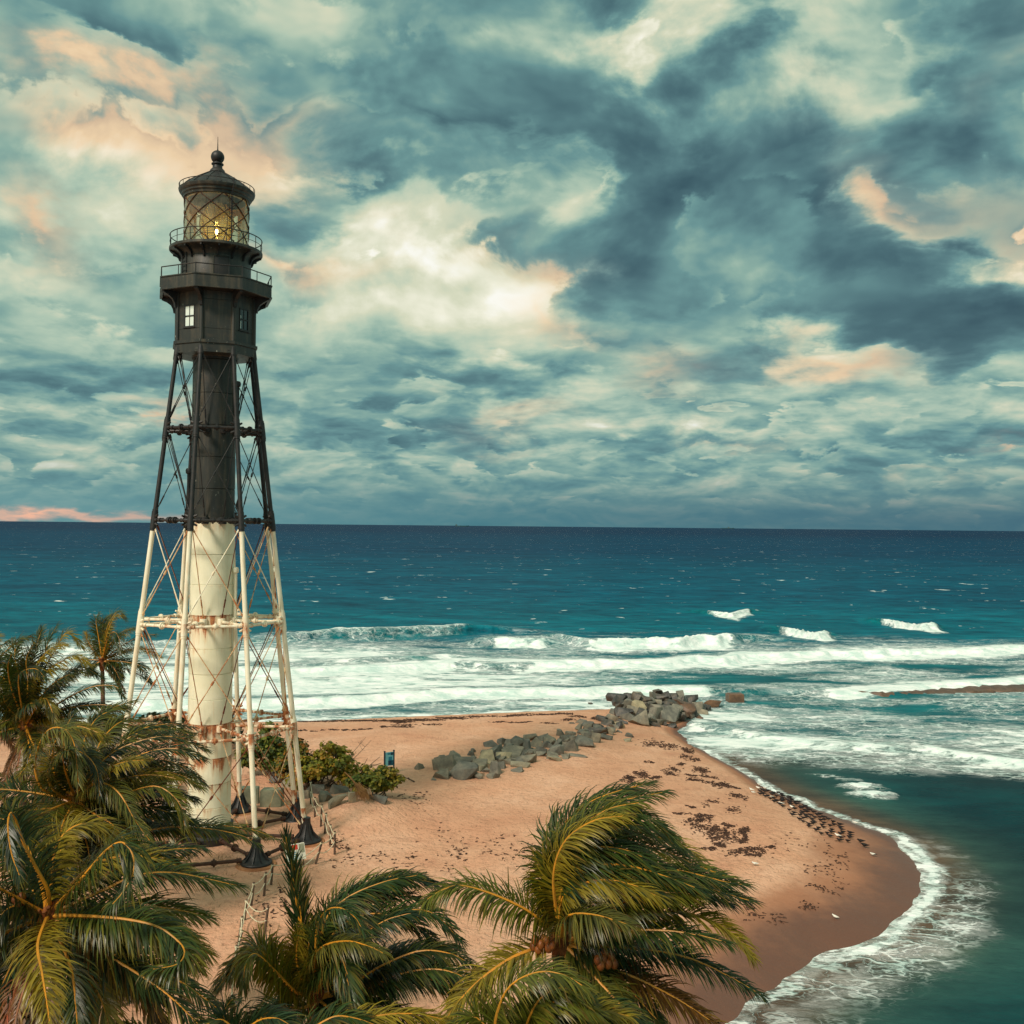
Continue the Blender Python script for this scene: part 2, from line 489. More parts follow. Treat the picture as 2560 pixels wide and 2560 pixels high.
def rock_mat(name, a, b_, c_, wet=False):
    m, g, b, out = mat(name)
    co = obj_co(g)
    P = pos(g)
    n = g.noise(P, 1.3, 7, 0.65)
    n2 = g.noise(P, 7.0, 6, 0.7)
    c = g.ramp(n, [(0.28, a), (0.5, b_), (0.72, c_)])
    r = g.n('ShaderNodeObjectInfo').outputs['Random']
    c = g.mix(1.0, c, g.ramp(r, [(0, (0.72, 0.74, 0.76)), (0.5, (1, 1, 1)), (1, (1.2, 1.12, 1.0))]), 'MULTIPLY')
    c = g.mix(g.m('MULTIPLY', g.mr(n2, 0.5, 0.75), 0.35), c, (0.06, 0.055, 0.05, 1))
    setb(g, b, col=c, rough=0.45 if wet else 0.85, spec=0.4 if wet else 0.25, normal=bump(g, g.m('ADD', n, g.m('MULTIPLY', n2, 0.5)), 0.6, 0.12))
    return m
M['rock'] = rock_mat('grey_rock', lin(86, 87, 82), lin(120, 118, 108), lin(152, 145, 128))
M['rock_dark'] = rock_mat('wet_rock', lin(46, 48, 48), lin(74, 72, 68), lin(110, 98, 84), True)
M['rock_pale'] = rock_mat('pale_rock', lin(120, 116, 100), lin(156, 148, 126), lin(184, 174, 146))
M['rock_brown'] = rock_mat('brown_rock', lin(74, 58, 48), lin(108, 82, 64), lin(134, 102, 80), True)

def leaf_mat(name, trans=0.28, rough=0.38, spec=0.42):
    """colour comes from each leaf's own colour attribute"""
    m, g, b, out = mat(name)
    c = g.n('ShaderNodeVertexColor', layer_name='leaf').outputs['Color']
    setb(g, b, col=c, rough=rough, spec=spec)
    t = g.n('ShaderNodeBsdfTranslucent', {'Color': g.mix(1.0, c, (1.5, 1.35, 0.6, 1), 'MULTIPLY')})
    mx = g.n('ShaderNodeMixShader', {0: trans})
    g.l(b.outputs[0], mx.inputs[1])
    g.l(t.outputs[0], mx.inputs[2])
    g.l(mx.outputs[0], out.inputs[0])
    return m
M['frond'] = leaf_mat('palm_leaf')
M['shrub'] = leaf_mat('shrub_leaf', 0.2, 0.5, 0.3)
M['rachis'] = simple('palm_midrib', lin(214, 142, 36), lin(170, 120, 40), 1.5, 0.45, 0.0, spec=0.4)
M['rachis_dead'] = simple('dead_midrib', lin(150, 92, 52), lin(120, 74, 44), 1.5, 0.6, 0.0)

def glass_mat():
    """old lantern plates: clear, a little golden, with a pale gold layer mixed in to brighten the panes"""
    m, g, b, out = mat('lantern_glass')
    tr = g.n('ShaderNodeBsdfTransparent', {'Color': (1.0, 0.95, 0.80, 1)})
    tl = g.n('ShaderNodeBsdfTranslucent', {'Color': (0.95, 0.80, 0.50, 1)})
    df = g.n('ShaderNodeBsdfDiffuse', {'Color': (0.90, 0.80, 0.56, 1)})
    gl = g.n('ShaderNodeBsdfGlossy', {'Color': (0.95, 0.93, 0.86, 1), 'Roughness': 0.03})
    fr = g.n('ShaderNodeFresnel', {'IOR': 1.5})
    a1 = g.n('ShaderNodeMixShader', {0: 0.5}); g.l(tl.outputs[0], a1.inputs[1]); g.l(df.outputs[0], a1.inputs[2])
    glow_mix = g.mr(g.noise(pos(g), 1.6, 5, 0.6), 0.35, 0.7, 0.08, 0.24)  # share of pale gold that makes the panes look lit
    a2 = g.n('ShaderNodeMixShader', {0: glow_mix}); g.l(tr.outputs[0], a2.inputs[1]); g.l(a1.outputs[0], a2.inputs[2])
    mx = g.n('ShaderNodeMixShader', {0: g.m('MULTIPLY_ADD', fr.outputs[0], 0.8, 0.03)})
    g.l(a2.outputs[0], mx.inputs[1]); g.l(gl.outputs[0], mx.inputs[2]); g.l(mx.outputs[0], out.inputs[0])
    return m
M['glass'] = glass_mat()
def lens_mat():
    m, g, b, out = mat('lens_prism_glass')
    gl = g.n('ShaderNodeBsdfGlass', {'Color': (1.0, 0.93, 0.66, 1), 'Roughness': 0.02, 'IOR': 1.5})
    tl = g.n('ShaderNodeBsdfTranslucent', {'Color': (1.0, 0.86, 0.48, 1)})
    tp = g.n('ShaderNodeBsdfTransparent', {'Color': (0.98, 0.92, 0.70, 1)})
    m1 = g.n('ShaderNodeMixShader', {0: 0.6})
    g.l(gl.outputs[0], m1.inputs[1]); g.l(tl.outputs[0], m1.inputs[2])
    m2 = g.n('ShaderNodeMixShader', {0: 0.6})
    g.l(m1.outputs[0], m2.inputs[1]); g.l(tp.outputs[0], m2.inputs[2])
    g.l(m2.outputs[0], out.inputs[0])
    return m
M['lens'] = lens_mat()
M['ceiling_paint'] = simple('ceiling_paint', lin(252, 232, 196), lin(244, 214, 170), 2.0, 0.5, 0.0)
M['brass'] = simple('brass', lin(190, 130, 60), lin(140, 96, 44), 4.0, 0.3, 0.0, metal=0.9)
M['ceiling_brass'] = simple('lantern_lining', lin(238, 200, 150), lin(206, 156, 104), 2.0, 0.45, 0.0)
def lamp_mat():
    m, g, b, out = mat('lit_lamp')
    e = g.n('ShaderNodeEmission', {'Color': (1.0, 0.76, 0.34, 1), 'Strength': 26.0})
    g.l(e.outputs[0], out.inputs[0])
    return m
M['lamp'] = lamp_mat()
M['pane'] = simple('window_pane', lin(20, 34, 38), lin(28, 44, 46), 1.0, 0.06, 0.0, spec=0.8)
M['bright_pane'] = simple('bright_window_pane', lin(226, 240, 232), lin(214, 230, 222), 1.0, 0.7, 0.0)  # pale colour standing in for bright sky seen through the left window

# ------------------------------------------------------------------ the spit of sand
shore_px = [(-60, 1822), (300, 1812), (600, 1808), (755, 1806), (900, 1799), (1100, 1791), (1300, 1783), (1450, 1778), (1560, 1772), (1660, 1776), (1735, 1800), (1715, 1822),
            (1690, 1832), (1753, 1874), (1823, 1912), (1884, 1949), (1935, 1980), (2005, 2008), (2079, 2036), (2149, 2064), (2219, 2090), (2261, 2122),
            (2286, 2158), (2303, 2195), (2302, 2228), (2284, 2268), (2255, 2304), (2219, 2334), (2163, 2358), (2079, 2390), (2005, 2427), (1949, 2460), (1893, 2506), (1846, 2548), (1800, 2590), (1740, 2650)]
SH = [(-420.0, 150.0), (-160.0, 116.0)] + [tuple(at_z(px, py, 0.0)[:2]) for px, py in shore_px] + [(5.0, 33.0), (0.0, 20.0), (-4.0, 4.0), (-9.0, -30.0), (-9.0, -90.0), (-420.0, -90.0)]
SH = np.array(SH)
def chaikin(P, k=2):
    for _ in range(k):
        Q = np.roll(P, -1, 0)
        P = np.stack([0.75 * P + 0.25 * Q, 0.25 * P + 0.75 * Q], 1).reshape(-1, 2)
    return P
SHS = chaikin(SH, 1)
def sdist(X, Y, poly=SHS):
    """signed distance to the water line: + on land"""
    X, Y = np.asarray(X, float), np.asarray(Y, float)
    sh = X.shape
    x, y = X.ravel(), Y.ravel()
    best = np.full(x.shape, 1e18)
    ins = np.zeros(x.shape, bool)
    n = len(poly)
    for i in range(n):
        ax, ay = poly[i]
        bx, by = poly[(i + 1) % n]
        dx, dy = bx - ax, by - ay
        L = dx * dx + dy * dy + 1e-12
        t = np.clip(((x - ax) * dx + (y - ay) * dy) / L, 0, 1)
        d2 = (x - ax - t * dx) ** 2 + (y - ay - t * dy) ** 2
        np.minimum(best, d2, out=best)
        c = ((ay > y) != (by > y))
        if dy != 0:
            ins ^= c & (x < (bx - ax) * (y - ay) / dy + ax)
    d = np.sqrt(best)
    return np.where(ins, d, -d).reshape(sh)

# value noise on arrays
_perm = np.random.default_rng(7).random((256, 256))
def vnoise(X, Y, octs=4, rough=0.5, seed=0):
    out = 0.0
    amp, tot = 1.0, 0.0
    X = np.asarray(X, float) + seed * 17.31
    Y = np.asarray(Y, float) + seed * 9.77
    for o in range(octs):
        xi, yi = np.floor(X).astype(int), np.floor(Y).astype(int)
        fx, fy = X - xi, Y - yi
        fx, fy = fx * fx * (3 - 2 * fx), fy * fy * (3 - 2 * fy)
        a = _perm[xi & 255, yi & 255]; b = _perm[(xi + 1) & 255, yi & 255]
        c = _perm[xi & 255, (yi + 1) & 255]; d = _perm[(xi + 1) & 255, (yi + 1) & 255]
        out = out + amp * ((a * (1 - fx) + b * fx) * (1 - fy) + (c * (1 - fx) + d * fx) * fy)
        tot += amp
        amp *= rough
        X = X * 2.03 + 3.7
        Y = Y * 2.03 + 7.1
    return out / tot

def land_h(X, Y, s=None):
    X, Y = np.asarray(X, float), np.asarray(Y, float)
    if s is None:
        s = sdist(X, Y)
    s = s + ((vnoise(X / 3.2, Y / 3.2, 4, 0.55, 4) - 0.5) * 1.3) * smooth(9, 0, np.abs(s))
    h = np.where(s > 0, 2.0 * (1 - np.exp(-np.maximum(s, 0) / 7.5)), s * 0.10)
    dune = (vnoise(X / 7.0, Y / 7.0, 3, 0.5, 1) - 0.5) * 0.5 * smooth(2, 14, s)
    rt = np.hypot(X - TC[0], Y - TC[1])
    dune = dune * smooth(5.0, 12.0, rt)
    # a low sand mound by the shrubs right of the tower
    mx, my = MOUND
    mound = 1.05 * np.exp(-(((X - mx) / 3.2) ** 2 + ((Y - my) / 3.5) ** 2))
    return h + dune + mound
MOUND = tuple(at_z(905, 2035, 2.0)[:2])
_gx = np.arange(-80, 40, 0.5); _gy = np.arange(30, 126, 0.5)
_GX, _GY = np.meshgrid(_gx, _gy)
_GH = land_h(_GX, _GY)
def gz(x, y):
    fx, fy = (x - _gx[0]) / 0.5, (y - _gy[0]) / 0.5
    if not (0 <= fx < len(_gx) - 1 and 0 <= fy < len(_gy) - 1):
        return float(land_h(x, y))
    i, j = int(fx), int(fy)
    u, v = fx - i, fy - j
    return float((_GH[j, i] * (1 - u) + _GH[j, i + 1] * u) * (1 - v) + (_GH[j + 1, i] * (1 - u) + _GH[j + 1, i + 1] * u) * v)
gz_fast = gz
def gnd(px, py):
    z = 2.0
    for _ in range(6):
        p = at_z(px, py, z)
        z = gz(p[0], p[1])
    return at_z(px, py, z)

def sand_material():
    m, g, b, out = mat('sand')
    P = pos(g)
    wet = g.n('ShaderNodeAttribute', attribute_name='wet').outputs['Fac']
    n1 = g.noise(P, 0.22, 5, 0.55)
    n2 = g.noise(P, 1.7, 5, 0.6)
    n3 = g.noise(P, 11.0, 5, 0.65)
    n4 = g.noise(P, 55.0, 3, 0.6)
    c = g.ramp(n1, [(0.3, lin(204, 150, 120)), (0.5, lin(214, 163, 132)), (0.72, lin(224, 178, 149))])
    c = g.mix(g.m('MULTIPLY', g.mr(n2, 0.52, 0.78), 0.4), c, lin(184, 136, 106))
    c = g.mix(g.m('MULTIPLY', g.mr(n3, 0.58, 0.74), 0.55), c, lin(128, 90, 72))       # trampled, shelly specks
    c = g.mix(g.m('MULTIPLY', g.mr(n4, 0.60, 0.72), 0.45), c, lin(110, 74, 58))
    w = g.m('ADD', wet, g.m('MULTIPLY', g.m('SUBTRACT', n2, 0.5), 0.22))
    n5 = g.noise(g.v('MULTIPLY', P, (1, 1, 1)), 0.75, 6, 0.7)
    c = g.mix(g.m('MULTIPLY', g.mr(n5, 0.50, 0.66), 0.30), c, lin(170, 120, 98))
    damp = g.mr(w, 0.10, 0.55)
    wet2 = g.mr(w, 0.5, 0.95)
    c = g.mix(g.m('MULTIPLY', damp, 0.70), c, lin(146, 96, 70))
    c = g.mix(g.m('MULTIPLY', wet2, 0.85), c, lin(94, 61, 49))
    r = g.m('MULTIPLY_ADD', wet2, -0.45, 0.9)
    hgt = g.m('ADD', g.m('MULTIPLY', n2, 1.5), g.m('MULTIPLY', n3, 0.55))
    pits = g.m('ADD', g.mr(g.noise(P, 2.4, 2, 0.5), 0.36, 0.48), g.mr(g.noise(P, 3.7, 2, 0.5), 0.34, 0.46))
    hgt = g.m('MULTIPLY_ADD', pits, 0.5, hgt)
    c = g.mix(g.m('MULTIPLY', g.m('SUBTRACT', 2.0, pits), g.m('MULTIPLY_ADD', damp, -0.10, 0.12)), c, lin(150, 104, 82))
    hgt = g.m('MULTIPLY', hgt, g.m('MULTIPLY_ADD', damp, -0.85, 1.0))
    setb(g, b, col=c, rough=r, spec=g.m('MULTIPLY_ADD', wet2, 0.25, 0.12), normal=bump(g, hgt, 0.55, 0.14))
    return m
M['sand'] = sand_material()

def grid_mesh(name, xs, ys, zf, mats):
    X, Y = np.meshgrid(xs, ys)
    Z = zf(X, Y)
    nx, ny = len(xs), len(ys)
    V = np.stack([X, Y, Z], -1).reshape(-1, 3)
    i = np.arange(nx * ny).reshape(ny, nx)
    F = np.stack([i[:-1, :-1], i[:-1, 1:], i[1:, 1:], i[1:, :-1]], -1).reshape(-1, 4)
    return fast_mesh(name, V, F, mats), X, Y, Z

def build_land():
    xs = np.concatenate([np.linspace(-420, -90, 40), np.arange(-89.5, 42, 0.4)])
    ys = np.concatenate([np.linspace(-90, 28, 40), np.arange(28.4, 122, 0.4), np.linspace(123, 160, 12)])
    X, Y = np.meshgrid(xs, ys)
    s = sdist(X, Y)
    me, X, Y, Z = grid_mesh('sand', xs, ys, lambda a, b: land_h(a, b, s), [M['sand']])
    # wet sand: broad on the inlet side of the spit, narrow on the ocean side
    ocean = smooth(96, 108, Y)
    tip = np.exp(-(((X - 20.0) / 9.0) ** 2 + ((Y - 57.0) / 16.0) ** 2)) + np.exp(-(((X - 11.0) / 9.0) ** 2 + ((Y - 44.0) / 9.0) ** 2))
    width = (2.0 + 7.5 * np.clip(tip, 0, 1.3)) * (1 - ocean) + 2.0 * ocean
    wet = 1.0 - np.clip(s / width, 0, 1) ** 1.2
    wet += (vnoise(X / 3.5, Y / 3.5, 4, 0.55, 5) - 0.5) * 0.40 * smooth(0.0, 0.25, wet)
    vattr(me, 'wet', np.clip(wet, 0, 1).ravel())
    o = link('sand', me)
    o['kind'] = 'structure'
    return o
build_land()

# ------------------------------------------------------------------ the sea
# breaking waves: crest line given where the foot of the foam meets the water, crest height (m), foam strength, width of foam in front (m), behind
BRK = [
    ([(640, 1606), (760, 1604), (900, 1600), (1020, 1596), (1120, 1592), (1200, 1588)], 1.9, 0.40, 6.0, 1.4, 'face'),
    ([(1215, 1614), (1290, 1618), (1345, 1620), (1380, 1616)], 1.2, 0.95, 5.0, 3.0, 'roll'),
    ([(1385, 1610), (1480, 1622), (1600, 1624), (1720, 1622), (1810, 1614), (1864, 1606)], 1.5, 1.1, 8.0, 3.5, 'roll'),
    ([(1940, 1582), (2000, 1592), (2050, 1602), (2088, 1598)], 1.3, 1.05, 6.0, 3.0, 'roll'),
    ([(2185, 1558), (2250, 1568), (2310, 1578), (2358, 1576)], 1.3, 1.05, 7.0, 3.5, 'roll'),
    ([(1748, 1534), (1800, 1542), (1835, 1546), (1882, 1532)], 1.0, 1.0, 7.0, 3.0, 'roll'),
    ([(-300, 1690), (300, 1688), (700, 1690), (900, 1684), (1100, 1676), (1200, 1670)], 0.7, 1.2, 9.0, 6.0, 'roll'),
    ([(1215, 1672), (1400, 1672), (1600, 1668), (1800, 1660), (1960, 1650), (2100, 1646), (2300, 1640), (2500, 1634), (2900, 1622)], 0.8, 1.25, 9.0, 7.0, 'roll'),
    ([(-300, 1776), (200, 1776), (700, 1772), (900, 1764), (1050, 1752), (1150, 1744), (1300, 1744), (1500, 1742), (1640, 1736), (1820, 1736), (1850, 1740)], 0.7, 1.15, 3.2, 2.6, 'roll'),
    ([(1935, 1732), (2000, 1738), (2100, 1742), (2250, 1732), (2400, 1722), (2600, 1708), (2900, 1700)], 0.5, 1.15, 2.2, 3.2, 'roll'),
    ([(1695, 1812), (1780, 1830), (1880, 1850), (2000, 1866), (2126, 1880), (2250, 1884), (2359, 1888), (2450, 1906), (2560, 1918), (2800, 1940)], 0.35, 0.85, 2.0, 3.5, 'roll'),
    ([(-200, 1640), (100, 1632), (300, 1622), (480, 1614), (620, 1608)], 0.8, 0.45, 6.0, 3.0, 'roll'),
    ([(880, 1664), (980, 1662), (1060, 1658), (1130, 1652)], 0.9, 0.30, 4.0, 3.0, 'face'),
]
def build_sea():
    def grade(a, b, d0, k):
        out = [a]
        d = d0
        while abs(out[-1]) < abs(b):
            d *= k
            out.append(out[-1] + (d if b > a else -d))
        return np.array(out)
    xs = np.concatenate([grade(-130, -26000, 0.8, 1.16)[::-1][:-1], np.arange(-130, -75, 0.9), np.arange(-75, 120, 0.42), grade(120, 26000, 0.6, 1.14)])
    ys = np.concatenate([np.linspace(-60, 34, 30)[:-1], np.arange(34, 262, 0.36), grade(262, 21000, 0.4, 1.012 if False else 1.02)])
    X, Y = np.meshgrid(xs, ys)
    s = sdist(np.clip(X, -300, 400), np.clip(Y, -80, 400))
    core = smooth(900, 300, Y) * smooth(320, 180, np.abs(X))
    # chop and swell
    Z = np.zeros_like(X)
    r = np.random.default_rng(3)
    for lam, amp, k in ((26, .20, 2), (15, .13, 3), (8.5, .075, 4), (4.6, .04, 5), (2.7, .022, 6)):
        for _ in range(k):
            a = r.normal(pi / 2 - 0.25, 0.5)
            l2 = lam * r.uniform(0.75, 1.3)
            ph = r.uniform(0, 6.28)
            q = (X * cos(a) + Y * sin(a)) * 2 * pi / l2 + ph
            q = q + 1.2 * vnoise(X / (l2 * 2.2), Y / (l2 * 2.2), 2, 0.5, int(r.integers(0, 40)))
            Z += amp * (1.6 * (1 - np.abs(np.sin(q / 2))) - 0.55) / sqrt(k)
    far_damp = smooth(-70, -3, s) * 0.0
    off = smooth(0, 40, -s)                                   # calmer close to shore
    inlet = smooth(96, 86, Y) * smooth(-6, 2, X)              # sheltered water inside the spit
    Z *= core * (0.18 + 0.82 * off) * (1 - 0.72 * inlet)
    foam = np.zeros_like(X)
    turq = np.zeros_like(X)
    for (pl, h, fs, wf, wb, kind) in BRK:
        C = np.array([at_z(px, py, 0.0)[:2] for px, py in pl])
        o = np.argsort(C[:, 0]); C = C[o]
        x0, x1 = C[0, 0], C[-1, 0]
        ext = 0.45 * (x1 - x0)
        sel = (X > x0 - ext) & (X < x1 + ext) & (Y > C[:, 1].min() - 25) & (Y < C[:, 1].max() + 25)
        if not sel.any():
            continue
        x, y = X[sel], Y[sel]
        yc = np.interp(x, C[:, 0], C[:, 1])
        yc = yc + (vnoise(x / 5.0, y * 0 + h * 7, 5, 0.62, 11) - 0.5) * min(wf, 6) * 1.1
        L = x1 - x0
        end = smooth(0, min(0.34 * L, 12), x - x0) * smooth(0, min(0.2 * L, 7), x1 - x)
        endh = smooth(0, 1.3 * ext, x - x0 + ext) * smooth(0, 1.3 * ext, x1 + ext - x)
        hv = endh * (0.75 + 0.5 * vnoise(x / 5.0, y * 0 + 3.3 * h, 3, 0.55, 7))
        cw = 1.4 + 0.9 * h                                  # horizontal size of the rising face
        t = y - (yc + cw)                                   # 0 at the crest, negative towards the shore
        prof = np.where(t < 0, np.exp(-(t / (0.55 * cw)) ** 2), np.exp(-(t / (2.8 * cw)) ** 2))
        Z[sel] = np.maximum(Z[sel], 0) * (1 - prof * endh) + np.minimum(Z[sel], 0) * (1 - prof * endh) + h * hv * prof
        if kind == 'roll':
            u = y - yc
            fo = np.where(u > cw, np.exp(-((u - cw) / wb) ** 2), np.where(u > -0.4, 1.0, np.exp(-((-0.4 - u) / (wf * 0.45)) ** 2)))
            foam[sel] = np.maximum(foam[sel], fs * fo * smooth(0.05, 0.75, end + 0.9 * (vnoise(x / 3.0, y / 3.0, 4, 0.65, 19) - 0.5)) * (0.62 + 0.62 * vnoise(x / 2.4, y / 2.4, 4, 0.62, 9)))
            turq[sel] = np.maximum(turq[sel], 0.9 * endh * np.exp(-((t + cw * 0.4) / (cw * 1.2)) ** 2))
            Z[sel] += 0.5 * h * np.where((u > -0.4) & (u < cw * 1.3), 1, 0) * end * (vnoise(x / 0.9, y / 0.9, 4, 0.65, 21) - 0.3)
        else:
            fo = np.exp(-((t - 0.4) / 0.8) ** 2) * 1.0 + 0.36 * np.exp(-((t + cw * 0.6) / (cw * 0.9)) ** 2)
            foam[sel] = np.maximum(foam[sel], fs * 1.7 * fo * end * (0.55 + 0.8 * vnoise(x / 5, y / 5, 3, 0.55, 9)))
            turq[sel] = np.maximum(turq[sel], end * np.exp(-((t + cw * 0.3) / (cw * 1.1)) ** 2))
    # broken water between the breakers
    Yp = Y + 0.05 * X                                           # surf zone runs slightly askew
    zone = smooth(196, 168, Y - 0.10 * np.clip(X, -60, 60)) * smooth(88, 96, Y + 0.18 * np.clip(X - 18, 0, 100))
    zone *= 1 - smooth(-1.5, 2.0, s)
    left = smooth(25, -5, X)
    big = vnoise(X / 16.0, Y / 7.0, 4, 0.55, 31)
    str_ = 0.36 + 0.24 * left + 1.5 * (big - 0.5)
    hole = np.exp(-(((X - 26) / 16) ** 2 + ((Y - 138) / 5) ** 2)) + np.exp(-(((X - 12) / 16) ** 2 + ((Y - 132) / 5.5) ** 2)) + 0.8 * np.exp(-(((X + 2) / 14) ** 2 + ((Y - 170) / 7) ** 2))
    str_ = str_ - 0.38 * np.clip(hole, 0, 1)
    wash = np.exp(-((Y - 99) / 9.0) ** 2) * smooth(14, 22, X)   # churned shallows right of the rock heap
    foam = np.maximum(foam, zone * np.clip(str_ + 0.26 * wash, 0, 0.85))
    strk = np.exp(-((Y - 190 + 0.12 * X) / 17.0) ** 2) * smooth(-14, 2, X)
    foam = np.maximum(foam, strk * np.clip(0.15 + 0.9 * (vnoise(X / 14.0, Y / 3.0, 4, 0.6, 41) - 0.45), 0, 0.5))
    # swash lines along the spit
    jit = (vnoise(X / 2.2, Y / 2.2, 4, 0.6, 13) - 0.5)
    sj = s + ((vnoise(X / 3.2, Y / 3.2, 4, 0.55, 4) - 0.5) * 1.3) + jit * 0.9
    tipf = smooth(74, 66, Y) * smooth(44, 52, Y)
    low = smooth(58, 50, Y)
    inl = smooth(104, 98, Y) * smooth(-2, 4, X)
    w_out = 0.60 + 0.55 * tipf - 0.15 * low
    w_out = w_out * (0.45 + 1.1 * vnoise(X / 3.5, Y / 3.5, 3, 0.55, 23))
    gap = 0.55 + 0.45 * smooth(0.36, 0.56, vnoise(X / 6.0, Y / 6.0, 2, 0.5, 17)) + 0.3 * tipf
    sw = np.where(sj < 0.15, np.exp(-((sj + 0.5 * w_out) / (0.75 * w_out)) ** 2), np.exp(-((sj - 0.15) / 0.35) ** 2))
    foam = np.maximum(foam, inl * np.clip(gap, 0, 1) * sw * 0.80)
    lace = np.exp(-((sj + 2.0) / 2.4) ** 2) * low * inl
    foam = np.maximum(foam, 0.22 * lace + 0.22 * tipf * np.exp(-((sj + 2.6) / 1.6) ** 2))
    # one small wave tumbling over in the inlet, with its trail
    for (px, py, rx, ry, k, hh) in ((2155, 1968, 1.5, 1.1, 1.0, .35), (2180, 1988, 1.4, 1.0, 1.0, .3), (2205, 1990, 0.9, 0.7, .8, .15), (2125, 1950, 1.0, 0.5, .6, .1), (2090, 1942, 1.3, 0.35, .5, 0), (2050, 1936, 1.4, 0.25, .38, 0)):
        q = at_z(px, py, 0.0)
        dd = ((X - q[0] + (vnoise(X * 1.1, Y * 1.1, 3, .6, 2) - .5) * 1.6) / rx) ** 2 + ((Y - q[1] + (vnoise(X * 1.1, Y * 1.1, 3, .6, 6) - .5) * 1.2) / ry) ** 2
        e_ = np.exp(-dd ** 1.4)
        foam = np.maximum(foam, k * e_)
        Z += hh * e_ * (0.6 + 0.8 * vnoise(X * 2, Y * 2, 3, 0.6, 3))
    oc = smooth(100, 106, Y)
    foam = np.maximum(foam, oc * np.exp(-((sj + 1.2) / 1.6) ** 2) * 0.75)
    # a few more streaks far out on the right, by the reef
    reefw = np.exp(-((Y - 124 + 0.02 * X) / 8.0) ** 2) * smooth(20, 34, X)
    foam = np.maximum(foam, reefw * np.clip(0.28 + 0.8 * (big - 0.5), 0, 0.6))
    # white caps out at sea
    Z = np.where(s > 0.0, np.minimum(Z, 0.0), Z)
    Z += np.where(s > -6, 0.05 * smooth(-6, 0, s), 0)
    me_V = np.stack([X, Y, Z], -1).reshape(-1, 3)
    nx, ny = len(xs), len(ys)
    i = np.arange(nx * ny).reshape(ny, nx)
    F = np.stack([i[:-1, :-1], i[:-1, 1:], i[1:, 1:], i[1:, :-1]], -1).reshape(-1, 4)
    keep = ~((s.ravel()[F] > 4.0).all(1))
    F = F[keep]
    me = fast_mesh('sea', me_V, F, [M['sea']])
    # water colour: deep blue outside, green over the bar, sandy brown by the beach
    L3 = lambda *c: np.array(lin(*c)[:3])
    def lerp(a, b, t):
        return a + (b - a) * t[..., None]
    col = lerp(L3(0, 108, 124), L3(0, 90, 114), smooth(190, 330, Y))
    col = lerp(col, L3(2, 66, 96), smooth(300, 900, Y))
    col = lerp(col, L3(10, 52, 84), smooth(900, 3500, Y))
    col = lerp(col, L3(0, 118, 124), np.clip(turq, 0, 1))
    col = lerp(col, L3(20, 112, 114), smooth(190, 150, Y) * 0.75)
    sandy = smooth(-26, -2, s)
    inl2 = smooth(104, 92, Y)
    col = lerp(col, L3(10, 86, 86), inl2)
    col = lerp(col, L3(0, 62, 66), inl2 * smooth(24, 34, X + 0.12 * (70 - Y)))
    col = lerp(col, L3(70, 84, 68), inl2 * smooth(-11, -2, s) * 0.6)
    col = lerp(col, L3(112, 84, 64), inl2 * smooth(-5.0, -0.4, s) * 0.9)
    col = lerp(col, L3(112, 84, 64), np.clip(wash, 0, 1) * smooth(0.4, 0.8, vnoise(X / 8, Y / 5, 3, 0.5, 3)) * 0.6)
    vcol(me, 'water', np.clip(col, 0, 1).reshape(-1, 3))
    vattr(me, 'foam', np.clip(foam, 0, 1.3).ravel())
    vattr(me, 'open', (smooth(150, 250, Y)).ravel())
    o = link('sea', me)
    o['kind'] = 'structure'
    return o

